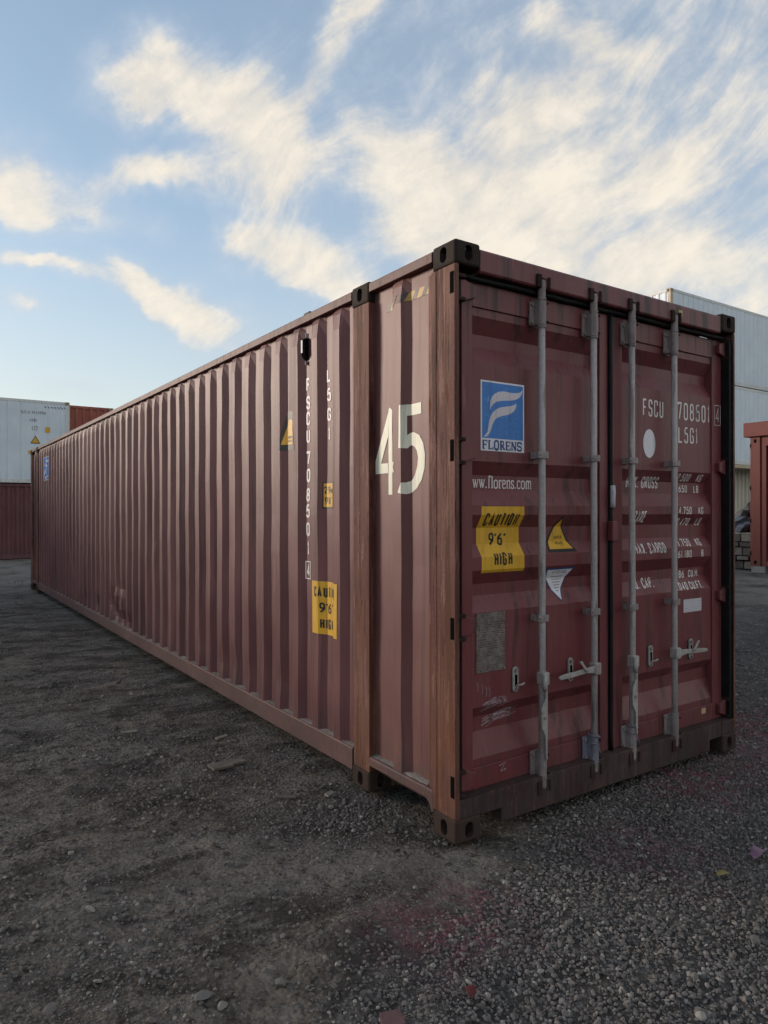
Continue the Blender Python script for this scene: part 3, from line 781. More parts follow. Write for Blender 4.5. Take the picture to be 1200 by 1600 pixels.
# grit that has settled on the ledge of the bottom rail
M['ledge_dirt'] = flat('ledge_dirt', (.20, .175, .155), .95, .4, 60, spec=.1, bump=.5)
for ya, yb in ((.24, .755), (.95, L_ - .95)):
    mb = MB(); n_ = int((yb - ya) / .03); rr_ = random.Random(int(ya * 100))
    for k in range(n_ + 1):
        y = ya + (yb - ya) * k / n_
        mb.v += [(.007 + rr_.uniform(0, .010), y, .2085), (.024, y, .212 + rr_.uniform(0, .004)), (.052, y, .216 + rr_.uniform(0, .006))]
    for k in range(n_):
        for j in (0, 1): a_ = k * 3 + j; mb.f.append((a_, a_ + 1, a_ + 4, a_ + 3))
    mb.build('ledge_dirt', M['ledge_dirt'], box, smooth=True)['kind'] = 'stuff'
# roof, floor and the far end
rp = []; y = .2
mb = MB()
k = 0
while y < L_ - .2:
    rp.append((y, 2.862 if k % 4 in (0, 3) else 2.878)); y += .05 if k % 2 else .055; k += 1
for (ya, za), (yb, zb) in zip(rp, rp[1:]): mb.quad((.06, ya, za), (W_ - .06, ya, za), (W_ - .06, yb, zb), (.06, yb, zb))
mb.build('roof', M['rail'], box)
MB().box(.09, W_ - .09, .13, L_ - .13, .165, .215).build('floor', M['dark'], box)
yy = .9
MB().box(.076, W_ - .076, .13, L_ - .13, .10, .1648).build('floor_beams', M['sill'], box)
mb = MB(); xx = .06; kk = 0; pts = []
while xx < W_ - .06: pts.append((xx, L_ - (.02 if kk % 4 in (0, 1) else .06))); xx += .07; kk += 1
for (xa, ya), (xb, yb) in zip(pts, pts[1:]): mb.quad((xa, ya, .2), (xb, yb, .2), (xb, yb, 2.83), (xa, ya, 2.83))
mb.build('end_wall', M['side'], box)
MB().box(.17, W_ - .17, L_ - .07, L_ - .005, .05, .21).build('end_sill', M['sill'], box, bevel=.004)
MB().box(.17, W_ - .17, L_ - .07, L_ - .005, 2.79, 2.885).build('end_header', M['rail'], box, bevel=.004)

# door end frame
MB().prism([(.012, 2.762), (.006, 2.772), (.006, 2.868), (.014, 2.878), (.09, 2.884), (.09, 2.762)], 0, .1625, W_ - .1625).build('door_header', M['door'], box, bevel=.003)
sx0, sx1 = .3, W_ - .3
MB().prism([(.163, .110), (sx0, .110), (sx0, .040), (sx1, .040), (sx1, .110), (W_ - .163, .110), (W_ - .163, .206), (.163, .206)], 1, .004, .10).build('door_sill', M['sill'], box, bevel=.004)
MB().box(.02, .164, .0015, .08, .1185, .205).build('sill_end', M['sill'], box, bevel=.003)
MB().box(W_ - .164, W_ - .02, .0015, .08, .1185, .205).build('sill_end', M['sill'], box, bevel=.003)

# ------------------------------------------------------------------ doors
FR, PR_, RC = .070, .080, .122       # depth of frame face, panel face, bottom of the pressed grooves
PROF = [(.206, FR), (.312, FR), (.314, PR_), (.352, PR_), (.475, RC), (.549, RC), (.608, PR_), (1.082, PR_), (1.164, RC), (1.223, RC), (1.295, PR_), (1.361, PR_), (1.426, RC), (1.508, RC), (1.574, PR_),
        (1.623, PR_), (1.705, RC), (1.777, RC), (1.845, PR_), (2.345, PR_), (2.428, RC), (2.492, RC), (2.572, PR_), (2.613, PR_), (2.615, FR), (2.735, FR)]
ZBR = [p[0] for p in PROF]
def ydoor(z):
    for (za, ya), (zb, yb) in zip(PROF, PROF[1:]):
        if za <= z <= zb: return ya + (yb - ya) * (z - za) / max(1e-6, zb - za)
    return FR
def on_door(s_, t_, h_): return (s_, ydoor(t_) - h_, t_)
def door(x0, x1, p0, p1):
    d = empty('door'); d.parent = box
    # pressed sheet with sloping ends where each groove meets the frame
    mb = MB(); rows = []
    for z, y in PROF[2:-2]:
        rec = y > PR_ + .01
        rows.append([(p0, PR_ if not rec else PR_, z), (p0 + .004, y, z), (p1 - .004, y, z), (p1, PR_, z)])
    for q in rows: mb.v += q
    for i in range(len(rows) - 1):
        for j in range(3):
            a_ = i * 4 + j; mb.f.append((a_, a_ + 1, a_ + 5, a_ + 4))
    mb.build('door_sheet', M['door'], d, fix=True)
    fr = MB()
    fr.box(x0, p0 + .003, FR, FR + .05, .206, 2.735); fr.box(p1 - .003, x1, FR, FR + .05, .206, 2.735)
    for q, nm in ((MB().box(x0, p0 + .002, FR, FR + .05, .2065, 2.735), 'door_stile'), (MB().box(p1 - .002, x1, FR, FR + .05, .2065, 2.735), 'door_stile'),
                  (MB().box(p0 + .002, p1 - .002, FR + .0005, FR + .045, .2065, .313), 'door_bottom_rail'), (MB().box(p0 + .002, p1 - .002, FR + .0005, FR + .045, 2.614, 2.735), 'door_top_rail')):
        q.build(nm, M['door'], d, bevel=.003)
    MB().box(x0 + .02, x1 - .02, .135, .16, .21, 2.73).build('door_lining', M['dark'], d)
    return d
dl = door(.098, 1.206, .166, 1.136)
dr = door(1.234, 2.386, 1.336, 2.280)
# rubber seals
for nm, b_ in (('door_gasket', (.022, .096, .076, .10, .207, 2.738)), ('door_gasket', (1.2065, 1.2335, .066, .10, .18, 2.738)), ('door_gasket', (2.3865, 2.414, .012, .10, .207, 2.738))):  # the last is a black strip lining the right post's inner face
    MB().box(*b_).build(nm, M['gasket'], box, bevel=.004)
def wavy(p, q, n_, amp):
    return [tuple(Vector(p).lerp(Vector(q), k / n_) + Vector((0, random.uniform(-amp, amp) * .5, random.uniform(-amp, amp)))) for k in range(n_ + 1)]
MB().tube(wavy((.10, .052, 2.748), (2.40, .052, 2.750), 22, .004), .0135, 10).build('top_gasket', M['gasket'], box, smooth=True)
MB().tube(wavy((1.219, .060, 2.735), (1.219, .060, .20), 24, .003), .0125, 10).build('middle_gasket', M['gasket'], box, smooth=True)
MB().box(2.4145, 2.4365, .004, .012, .21, 2.72).build('post_face_strip', M['gasket'], box)  # plain black strip over the front face of the right post

# hinges
def hinge(d, xd, xp, z):
    """xd = door side, xp = pin; forked lug on the post, blade on the door"""
    f = 1 if xd > xp else -1
    hb = MB().prism([(xp - f * .018, z - .042), (xp - f * .018, z + .042), (xd, z + .050), (xd + f * .065, z + .030), (xd + f * .065, z - .030), (xd, z - .050)], 1, .040, .0695).build('hinge_blade', M['door'], d, bevel=.004)
    MB().tube([(xp, .044, z - .062), (xp, .044, z + .062)], .013, 10).build('hinge_pin', M['casting'], d, smooth=False)
    for s_ in (-1, 1):
        MB().box(min(xp - f * .05, xp + f * .02), max(xp - f * .05, xp + f * .02), .012, .07, z + s_ * .056 - .010, z + s_ * .056 + .010).build('hinge_lug', M['casting'], d, bevel=.004)
for z in (2.675, 1.885, 1.030, .275):
    hinge(dl, .100, .058, z); hinge(dr, 2.384, 2.405, z)
# dark boxes on the uncut near post stand for the shade in each hinge slot
for z in (2.690, 1.885, 1.030, .270):
    MB().box(-.0012, .010, .012, .040, z - .052, z + .052).build('hinge_slot_shade', M['dark'], box)

# locking gear -----------------------------------------------------
RY, RR = .020, .0185
def locking_set(d, x, face, handle, bl=False, hx=.15):
    f = face
    jig = random.uniform(-.002, .002)
    rod = MB().tube([(x, RY, .150), (x + jig, RY, 1.0), (x - jig, RY, 1.9), (x, RY, 2.795)], RR, 16)
    ro = rod.build('locking_rod', M['rod'], d)
    ro.data.polygons.foreach_set('use_smooth', [len(p.vertices) == 4 for p in ro.data.polygons])
    # cams and keepers
    for z, sg in ((2.795, 1), (.150, -1)):
        MB().tube([(x, RY, z - sg * .11), (x, RY, z), (x, RY, z + sg * .012)], [.0205, .0215, .018], 14).build('cam_end', M['bracket'], d)
        MB().prism([(x - .030, z - .005 * sg), (x - .012, z + .028 * sg), (x + .016, z + .024 * sg), (x + .026, z - .002 * sg), (x + .012, z - .026 * sg), (x - .018, z - .030 * sg)], 1, RY - .014, RY + .026).build('cam', M['casting'] if sg > 0 else M['bracket'], d, bevel=.004)
        MB().box(x - .055, x - .022, -.006, .012, z - .035, z + .035).build('keeper', M['casting'], d, bevel=.004)
        MB().box(x + .030, x + .046, -.004, .012, z - .030, z + .030).build('keeper', M['casting'], d, bevel=.004)
    # bearing plates with sleeves, top and bottom
    for z in (2.635, .265):
        m_ = M['blue_bracket'] if (bl and z < 1) else M['bracket']
        MB().prism([(x - f * .050, z - .058), (x - f * .044, z - .064), (x + f * .026, z - .064), (x + f * .026, z + .064), (x - f * .044, z + .064), (x - f * .050, z + .058)], 1, FR - .016, FR - .004).build('bearing_plate', m_, d, bevel=.002)
        MB().tube([(x, RY, z - .064), (x, RY, z + .064)], .0235, 16).build('bearing_sleeve', m_, d)
        MB().box(x - .021, x + .021, RY, FR - .010, z - .060, z + .060).build('bearing_web', m_, d)
        for s_ in (-1, 1):
            MB().tube([(x - f * .038, FR - .018, z + s_ * .048), (x - f * .038, FR - .026, z + s_ * .048)], .009, 8).build('rivet', M['bracket'], d)
            MB().tube([(x + f * .020, RY - .020, z + s_ * .048), (x + f * .020, RY - .026, z + s_ * .048)], .005, 8).build('rivet', M['dark'], d)
        for s_ in (-1, 1): MB().tube([(x, RY, z + s_ * .068), (x, RY, z + s_ * .076)], .0250, 16).build('sleeve_collar', m_, d)
    # guide clamps
    for z in (1.888, 1.032):
        MB().box(x - f * .050 if f > 0 else x - .026, x + .026 if f > 0 else x + .050, RY - .0245, RY - .0195, z - .018, z + .018).build('rod_clamp', M['bracket'], d, bevel=.002)
        MB().box(x - .026, x - .021, RY - .0195, FR + .008, z - .018, z + .018).build('clamp_leg', M['bracket'], d)
        MB().box(x + .021, x + .026, RY - .0195, FR + .008, z - .018, z + .018).build('clamp_leg', M['bracket'], d)
        MB().tube([(x - f * .037, RY - .026, z), (x - f * .037, RY - .031, z)], .007, 8).build('rivet', M['bracket'], d)
    # handle hub and lever
    z = .715
    hub = MB().box(x - .024, x + .024, RY - .034, RY + .020, z - .034, z + .034)
    hub.build('handle_hub', M['handle'], d, bevel=.008)
    if handle == 'down':
        s_ = f
        MB().tube([(x - s_ * .020, RY - .040, z + .026), (x - s_ * .026, RY - .042, z - .02), (x - s_ * .020, RY - .040, z - .06)], [.012, .014, .010], 8).build('handle_eye', M['handle'], d, smooth=True)
        pth = [(x - s_ * .014, z - .03), (x - s_ * .008, z - .10), (x - s_ * .040, z - .15), (x - s_ * .040, z - .25), (x - s_ * .012, z - .30), (x - s_ * .008, z - .42), (x + s_ * .004, z - .42), (x + s_ * .004, z - .03)]
        MB().prism(pth, 1, RY - .036, RY - .026).build('handle', M['handle'], d, bevel=.003)
        MB().tube([(x - s_ * .020, RY - .036, z - .20), (x - s_ * .020, RY - .042, z - .20)], .009, 10).build('rivet', M['bracket'], d)
    else:
        sg = -1 if handle == 'left' else 1
        q = lambda a_, b_: (x + sg * a_, z + b_)
        MB().prism([q(.018, -.020), q(.018, .020), q(.12, .014), q(.20, .006), q(.225, .008), q(.30, .000), q(.318, -.010), q(.305, -.022), q(.21, -.020), q(.10, -.012)], 1, RY - .030, RY - .018).build('handle', M['handle'], d, bevel=.003)
        MB().prism([q(hx - .006, .062), q(hx + .012, .058), q(hx - .022, .018), q(hx - .052, -.004), q(hx - .062, .006), q(hx - .036, .026)], 1, RY - .040, RY - .031).build('handle_catch', M['handle'], d, bevel=.002)
        MB().tube([(x + sg * (hx - .045), RY - .042, z + .004), (x + sg * (hx - .045), RY - .030, z + .004)], .008, 8).build('rivet', M['bracket'], d)
def handle_holder(d, x, z, lever=True):
    o = MB().prism(oval(x, z, .040, .132, 24), 1, PR_ - .014, PR_ - .002).build('handle_holder', M['handle'], d, bevel=.003)
    MB().prism(oval(x, z - .004, .018, .060, 16), 1, PR_ - .0155, PR_ - .0145).build('holder_slot', M['dark'], d)
    MB().tube([(x, PR_ - .013, z + .048), (x, PR_ - .024, z + .048)], .011, 10).build('rivet', M['bracket'], d)
    MB().tube([(x, PR_ - .013, z - .050), (x, PR_ - .022, z - .050)], .009, 10).build('rivet', M['bracket'], d)
    if lever: MB().tube([(x - .004, PR_ - .022, z - .030), (x + .022, PR_ - .030, z - .028), (x + .044, PR_ - .030, z - .022)], .0055, 8).build('holder_lever', M['handle'], d, smooth=True)
locking_set(dl, .607, 1, 'down'); locking_set(dl, 1.022, 1, 'left', True)
locking_set(dr, 1.362, 1, 'down'); locking_set(dr, 1.780, 1, 'right', False, .20)
handle_holder(dl, .462, .718); handle_holder(dl, .885, .715, False); handle_holder(dr, 1.608, .706); handle_holder(dr, 2.032, .703, False)
# wire seals twisted round two of the rods
for d, x, z in ((dl, 1.022, .350), (dr, 1.362, .345)):
    c_ = [(x + .034 * math.cos(t), RY + .030 * math.sin(t), z + .010 * math.sin(t * .5) - .004 * t) for t in np.linspace(0, 11, 40)]
    MB().tube(c_ + [(x - .02, RY - .045, z - .06), (x - .004, RY - .05, z - .10)], .0035, 6).build('wire_tie', M['rope'], d, smooth=True)

# ------------------------------------------------------------------ lettering and stickers on the doors
def door_print(dc, name, m, d, layer=0, label=None):
    o = dc.build(name, m, d, on_door, ZBR, 1, layer)
    if label: o['label'] = label
    return o
# plain letters, numbers: one part for each painted line
def line(txt, x, z, ht, wd, st, gap, al, d):
    dc = Decal(); dc.text(txt, x, z, ht, wd, st, gap, al); o = door_print(dc, 'lettering', M['white_print'], d); return o
line('FSCU', 1.548, 2.174, .106, .039, .0110, .0165, 'l', dr)
line('708501', 2.262, 2.178, .112, .045, .0112, .0215, 'r', dr)
line('L5G1', 2.125, 2.030, .104, .043, .0112, .0200, 'r', dr)
line('MAX. GROSS', 1.752, 1.735, .072, .0265, .0088, .0085, 'r', dr)
line('TARE', 1.590, 1.524, .070, .0240, .0088, .0065, 'r', dr)
line('MAX. CARGO', 1.784, 1.332, .066, .0270, .0088, .0085, 'r', dr)
line('CU. CAP.', 1.690, 1.118, .064, .0260, .0088, .0085, 'r', dr)
for z, a_, xa, b_, xb in ((1.786, '32.500', 2.072, 'KG', 2.152), (1.714, '71.650', 2.070, 'LB', 2.144), (1.573, '4.750', 2.058, 'KG', 2.134), (1.500, '10.470', 2.074, 'LB', 2.150), (1.366, '27.750', 2.062, 'KG', 2.128), (1.293, '61.180', 2.058, 'B', 2.166), (1.160, '86', 2.034, 'CU.M.', 2.082), (1.086, '3.040', 2.030, 'CU.FT.', 2.054)):
    line(a_, xa, z, .048, .0250, .0072, .0085, 'r', dr); line(b_, xb, z, .048, .0240, .0072, .0070, 'l', dr)
dc = Decal(); dc.text('4', 2.318, 2.186, .100, .044, .0085)
dc.band([Vector(p) for p in ((2.306, 2.168), (2.374, 2.168), (2.374, 2.300), (2.306, 2.300))], .004, True, .0)
dc.build('check_digit', M['white_print'], dr, lambda s_, t_, h_: (s_, FR - h_, t_))
dc = Decal(); dc.poly([(1.611 + .060 * math.cos(t), 2.008 + .088 * math.sin(t)) for t in np.linspace(0, 2 * math.pi, 33)[:-1]])
door_print(dc, 'white_disc', M['sticker_white'], dr)
dc = Decal(); dc.rect(1.966, 2.166, .940, 1.024); door_print(dc, 'paper_label', M['label'], dr, 0, 'small white printed label')
dc = Decal(); dc.rect(2.150, 2.196, .262, .298); door_print(dc, 'small_sticker', worn_print('cream_square_sticker', (.55, .38, .24), (.45, .25, .12), .4), dr)
dc = Decal(); dc.poly([(1.806, 2.842), (1.848, 2.842), (1.838, 2.792), (1.822, 2.790), (1.832, 2.824), (1.806, 2.826)])
o = dc.build('yellow_mark', worn_print('old_yellow_tape', (.50, .42, .16), MAROON, .5), box, lambda s_, t_, h_: (s_, .006 - h_, t_))

# serif capitals drawn as thick and thin strokes: (points, thick, closed, round)
SER = {
 'F': [([(.2, 0), (.2, 1)], 1, 0, 0), ([(.0, .96), (1, .96)], 0, 0, 0), ([(.96, 1), (.96, .72)], 0, 0, 0), ([(.2, .5), (.72, .5)], 0, 0, 0), ([(.72, .62), (.72, .38)], 0, 0, 0), ([(0, .04), (.5, .04)], 0, 0, 0)],
 'L': [([(.2, 0), (.2, 1)], 1, 0, 0), ([(0, .96), (.5, .96)], 0, 0, 0), ([(0, .04), (1, .04)], 0, 0, 0), ([(.96, 0), (.96, .32)], 0, 0, 0)],
 'O': [([(.12, 0), (.12, 1), (.88, 1), (.88, 0)], .8, 1, 1)],
 'R': [([(.2, 0), (.2, 1)], 1, 0, 0), ([(0, .96), (.78, .96), (.78, .5), (.2, .5)], .5, 0, 1), ([(.45, .5), (.92, .04)], .9, 0, 0), ([(0, .04), (.45, .04)], 0, 0, 0), ([(.8, .04), (1.02, .04)], 0, 0, 0)],
 'E': [([(.2, 0), (.2, 1)], 1, 0, 0), ([(0, .96), (.95, .96)], 0, 0, 0), ([(.94, 1), (.94, .74)], 0, 0, 0), ([(.2, .5), (.7, .5)], 0, 0, 0), ([(.7, .62), (.7, .38)], 0, 0, 0), ([(0, .04), (.97, .04)], 0, 0, 0), ([(.96, 0), (.96, .28)], 0, 0, 0)],
 'N': [([(.15, 0), (.15, 1)], .3, 0, 0), ([(.12, 1), (.88, 0)], 1, 0, 0), ([(.88, 0), (.88, 1)], .3, 0, 0), ([(0, .04), (.34, .04)], 0, 0, 0), ([(.66, .96), (1.04, .96)], 0, 0, 0)],
 'S': [([(.9, .74), (.9, .97), (.1, .97), (.1, .55), (.9, .45), (.9, .03), (.1, .03), (.1, .26)], .7, 0, 1), ([(.93, 1), (.93, .7)], 0, 0, 0), ([(.06, 0), (.06, .3)], 0, 0, 0)],
 'w': [([(.08, .66), (.30, .02)], .7, 0, 0), ([(.30, .02), (.5, .66)], .2, 0, 0), ([(.44, .66), (.68, .02)], .7, 0, 0), ([(.68, .02), (.92, .66)], .2, 0, 0), ([(-.04, .66), (.22, .66)], 0, 0, 0), ([(.34, .66), (.58, .66)], 0, 0, 0), ([(.80, .66), (1.04, .66)], 0, 0, 0)],
 'f': [([(.4, 0), (.4, 1), (.95, 1), (.95, .86)], .8, 0, .7), ([(.1, .64), (.8, .64)], 0, 0, 0), ([(.12, .03), (.72, .03)], 0, 0, 0)],
 'l': [([(.5, 0), (.5, 1)], .9, 0, 0), ([(.15, .98), (.5, .98)], 0, 0, 0), ([(.1, .03), (.9, .03)], 0, 0, 0)],
 'o': [([(.1, .02), (.1, .66), (.9, .66), (.9, .02)], .7, 1, 1)],
 'r': [([(.3, 0), (.3, .66)], .9, 0, 0), ([(.3, .48), (.45, .66), (.95, .66), (.95, .54)], .4, 0, .4), ([(0, .64), (.3, .64)], 0, 0, 0), ([(.02, .03), (.65, .03)], 0, 0, 0)],
 'e': [([(.12, .36), (.9, .36), (.9, .67), (.1, .67), (.1, .02), (.92, .02), (.92, .14)], .6, 0, 1)],
 'n': [([(.2, 0), (.2, .66)], .9, 0, 0), ([(.2, .5), (.3, .67), (.85, .67), (.85, 0)], .8, 0, .6), ([(0, .64), (.2, .64)], 0, 0, 0), ([(.02, .03), (.42, .03)], 0, 0, 0), ([(.64, .03), (1.05, .03)], 0, 0, 0)],
 's': [([(.88, .52), (.88, .67), (.12, .67), (.12, .37), (.9, .31), (.9, .02), (.1, .02), (.1, .18)], .6, 0, 1)],
 'c': [([(.9, .52), (.9, .67), (.1, .67), (.1, .02), (.92, .02), (.92, .16)], .7, 0, 1)],
 'm': [([(.13, 0), (.13, .66)], .9, 0, 0), ([(.13, .5), (.2, .67), (.52, .67), (.52, 0)], .8, 0, .6), ([(.52, .5), (.6, .67), (.9, .67), (.9, 0)], .8, 0, .6), ([(0, .03), (.27, .03)], 0, 0, 0), ([(.40, .03), (.64, .03)], 0, 0, 0), ([(.78, .03), (1.03, .03)], 0, 0, 0)],
 '.': [([(.35, 0), (.35, .12)], 1.2, 0, 0)],
}
SW = {'w': 1.35, 'f': .6, 'l': .45, 'r': .75, 'm': 1.5, '.': .42, 'N': 1.1, 'O': 1.05, 's': .75, 'e': .85, 'c': .85}
def serif(dc, txt, x, y, ht, wd, thick, thin, gap):
    for c in txt:
        w1 = wd * SW.get(c, 1.0)
        for k, (pts, tk, cl, rd) in enumerate(SER[c]):
            pp = [(x + p[0] * w1, y + p[1] * ht) for p in pts]
            if rd: pp = fillet(pp, rd * w1 * .5, bool(cl))
            else: pp = [Vector(p) for p in pp]
            dc.band(pp, thin + (thick - thin) * tk, bool(cl), k * .00022)
        x += w1 + gap
    return x
dc = Decal(); serif(dc, 'www.florens.com', .170, 1.712, .064, .0280, .0080, .0042, .0056)
door_print(dc, 'lettering', M['white_print'], dl, 0, 'white serif web address')

def logo(parent, place, x0, x1, z0, z1, breaks, axis, flip=False):
    """blue panel with a white swept F and the name in a white strip"""
    w_ = x1 - x0; h_ = z1 - z0
    T = lambda u, v: (x0 + w_ * u, z0 + h_ * v)
    def bld(dc, nm, m_, ly): dc.build(nm, m_, parent, place, breaks, axis, ly)
    dc = Decal(); dc.rect(x0, x1, z0, z1); bld(dc, 'sticker', M['sticker_white'], 0)
    dc = Decal(); dc.poly([T(.03, .180), T(.97, .180), T(.97, .975), T(.03, .975)]); bld(dc, 'sticker_panel', M['sticker_blue'], 1)
    up = [(.96, .925), (.90, .885), (.80, .868), (.68, .862), (.52, .872), (.40, .856), (.31, .822), (.245, .772), (.212, .715), (.200, .640), (.206, .575), (.235, .632), (.285, .678), (.36, .712), (.46, .730), (.58, .742), (.72, .756), (.82, .778), (.90, .818), (.945, .870)]
    lo = [(.815, .720), (.75, .690), (.66, .668), (.54, .650), (.43, .632), (.34, .598), (.265, .552), (.215, .492), (.182, .42), (.166, .34), (.150, .27), (.10, .225), (.055, .192), (.14, .204), (.19, .245), (.23, .31), (.262, .385), (.31, .445), (.38, .487), (.47, .512), (.58, .532), (.68, .560), (.76, .602), (.80, .655)]
    dc = Decal(); dc.poly([T(*p) for p in up]); dc.poly([T(*p) for p in lo]); bld(dc, 'sticker_emblem', M['sticker_lilac'], 2)
    dc = Decal(); serif(dc, 'FLORENS', x0 + w_ * .035, z0 + h_ * .025, h_ * .125, w_ * .108, w_ * .037, w_ * .018, w_ * .022); bld(dc, 'sticker_lettering', M['navy_print'], 1)
logo(dl, on_door, .230, .536, 1.900, 2.257, ZBR, 1)

# caution label, wedge labels, data plate
def caution(parent, place, x0, x1, z0, z1, breaks, axis):
    w_ = x1 - x0; h_ = z1 - z0; cx = (x0 + x1) / 2
    Decal().rect(x0, x1, z0, z1).build('sticker', M['yellow'], parent, place, breaks, axis, 0)
    for tx, ox, fz_, wd_, gp_ in (('CAUTION', 0, .70, .092, .036), ("9'6\"", -.02, .40, .12, .026), ('HIGH', 0, .10, .094, .040)):
        dc = Decal(); dc.text(tx, cx + w_ * ox, z0 + h_ * fz_, h_ * .20, w_ * wd_, w_ * .038, w_ * gp_, 'c')
        dc.build('sticker_lettering', M['black_print'], parent, place, breaks, axis, 1)
caution(dl, on_door, .236, .537, 1.280, 1.618, ZBR, 1)
def wedge(ax, az, lx, rx, zb, grow):
    """sail-shaped outline"""
    L = [(lx + (ax - lx) * t ** 1.0 + 0, zb + (az - zb) * (t ** .8)) for t in np.linspace(0, 1, 8)]
    L = [(lx - grow + (ax - lx + grow) * (t ** 1.5), zb - grow + (az - zb + 2.4 * grow) * t) for t in np.linspace(0, 1, 9)]
    Rr = [(ax + (rx + grow - ax) * (t ** 1.45), az + 1.4 * grow - (az - zb + 2.4 * grow) * t) for t in np.linspace(0, 1, 9)][1:]
    return L + Rr
wo = wedge(.850, 1.575, .726, .958, 1.368, .0); cxw = sum(p[0] for p in wo) / len(wo); czw = sum(p[1] for p in wo) / len(wo) - .012
wi = [(cxw + (p[0] - cxw) * .80, czw + (p[1] - czw) * .80) for p in wo]
Decal().poly(wo).build('sticker', M['black_print'], dl, on_door, ZBR, 1, 0)
Decal().poly(wi).build('sticker_panel', M['yellow'], dl, on_door, ZBR, 1, 1)
dc = Decal(); dc.text('SUPER', .836, 1.440, .017, .0095, .0030, .0035, 'c'); dc.text('HEAVY', .840, 1.408, .017, .0095, .0030, .0035, 'c'); dc.build('sticker_lettering', M['black_print'], dl, on_door, ZBR, 1, 2)
fl = lambda pts: [(p[0], 1.282 + 1.094 - p[1]) for p in pts]
Decal().poly(fl(wedge(.836, 1.276, .722, .936, 1.100, .006))).build('sticker', M['navy_print'], dl, on_door, ZBR, 1, 0)
Decal().poly(fl(wedge(.836, 1.272, .728, .928, 1.104, .000))).build('sticker_panel', M['sticker_white'], dl, on_door, ZBR, 1, 1)
dc = Decal(); dc.text('ATTENTION', .828, 1.248, .018, .0105, .0032, .0035, 'c')
for k in range(6): dc.rect(.775 + .008 * k, .868 - .006 * k, 1.230 - k * .016, 1.2345 - k * .016)
dc.build('sticker_lettering', M['grey_print'], dl, on_door, ZBR, 1, 2)
MB().box(.196, .393, PR_ - .005, PR_ - .001, .780, 1.080).build('data_plate', M['plate'], dl, bevel=.001)
for px in (.204, .385):
    for pz in (.788, 1.072): MB().tube([(px, PR_ - .004, pz), (px, PR_ - .009, pz)], .005, 8).build('rivet', M['bracket'], dl)
# chalk
def scrib(cx, cz, w_, h_, n_, tilt, seed, wd=.0032):
    r = random.Random(seed); dc = Decal(); x = -w_ / 2
    for k in range(n_):
        a_ = -w_ / 2 + r.uniform(0, .2) * w_; b_ = w_ / 2 - r.uniform(0, .25) * w_; zz = (k / n_ - .5) * h_
        pts = []
        for t in np.linspace(0, 1, 9):
            px = a_ + (b_ - a_) * t; pz = zz + tilt * px + r.uniform(-.004, .004) + .010 * math.sin(t * 3.1)
            pts.append((cx + px, cz + pz))
        dc.band(pts, wd * r.uniform(.6, 1.3), False, k * .0002)
    return dc
door_print(scrib(.338, .612, .200, .050, 8, .10, 1), 'chalk_scribble', M['chalk'], dl)
door_print(scrib(.390, .530, .290, .050, 7, .16, 2), 'chalk_scribble', M['chalk'], dl)
dc = Decal(); dc.band([(.345, .292), (.385, .300), (.355, .262), (.392, .268)], .005); door_print(dc, 'chalk_mark', M['chalk'], dl)
dc = Decal()
for k, (px, pz) in enumerate(((.205, .735), (.235, .72), (.262, .705), (.285, .70))): dc.band([(px, pz), (px + .006, pz - .022), (px + .002, pz - .05)], .0022, False, k * .0002)
door_print(dc, 'chalk_mark', M['chalk'], dl)
# tape and lock box on the seam between the doors
MB().tube([(1.219, .046, 1.742), (1.2185, .044, 1.70), (1.2195, .046, 1.66), (1.219, .046, 1.615)], [.0145, .0165, .0150, .0160], 10).build('tape_wrap', M['tape'], dl, smooth=True)
MB().box(1.196, 1.246, .028, .066, 1.420, 1.535).build('seam_block', M['door'], dr, bevel=.006)

# ------------------------------------------------------------------ lettering and stickers on the long side
def xsurf(pts, y, z):
    zs = [ZB + (ZT - ZB) * f_ for f_ in FZ]
    r_ = max(0, min(len(zs) - 2, sum(1 for q in zs if q <= z) - 1)); k = (z - zs[r_]) / (zs[r_ + 1] - zs[r_])
    for (ya, xa), (yb, xb) in zip(pts, pts[1:]):
        if ya <= y <= yb:
            m_ = (y - ya) / max(1e-6, yb - ya)
            def pt(yy, xx, zz, f_): return xx + (max(0, 1 - (1 - f_) / .028) if xx < .03 else 0) * .022 + dent(yy, zz, xx)
            a_ = pt(ya, xa, zs[r_], FZ[r_]) * (1 - k) + pt(ya, xa, zs[r_ + 1], FZ[r_ + 1]) * k
            b_ = pt(yb, xb, zs[r_], FZ[r_]) * (1 - k) + pt(yb, xb, zs[r_ + 1], FZ[r_ + 1]) * k
            return a_ * (1 - m_) + b_ * m_
    return INN
def on_side(s_, t_, h_): return (xsurf(MAINP, -s_, t_) - h_ * 1.5, -s_, t_)
def on_end(s_, t_, h_): return (xsurf(ENDP, -s_, t_) - h_ * 1.5, -s_, t_)
SBR = [-p[0] for p in MAINP if p[0] < 2.3 or p[0] > 11.2]; EBR = [-p[0] for p in ENDP]
dc = Decal(); inn = lambda k: 1.097 + .140 + PITCH * k + .0355
def vtext(dc, txt, yc, ztop, pitch, ht, wd, st):
    z = ztop
    for c in txt:
        if c == ' ': z -= pitch * .28; continue
        q = wd * (NARROW.get(c, 1.0) if c in '1I' else 1.0)
        dc.glyph(c, -yc - q / 2, z - ht, q, ht, st); z -= pitch
    return z
for c_, z_ in zip('FSCU708501', (2.479, 2.360, 2.254, 2.139, 1.994, 1.879, 1.750, 1.643, 1.522, 1.394)):
    q = .048 * NARROW.get(c_, 1.0); dc.glyph(c_, -1.560 - q / 2, z_ - .090, q, .090, .0155)
for c_, z_ in zip('L5G1', (2.494, 2.373, 2.248, 2.125)):
    q = .048 * NARROW.get(c_, 1.0); dc.glyph(c_, -1.284 - q / 2, z_ - .084, q, .084, .0150)
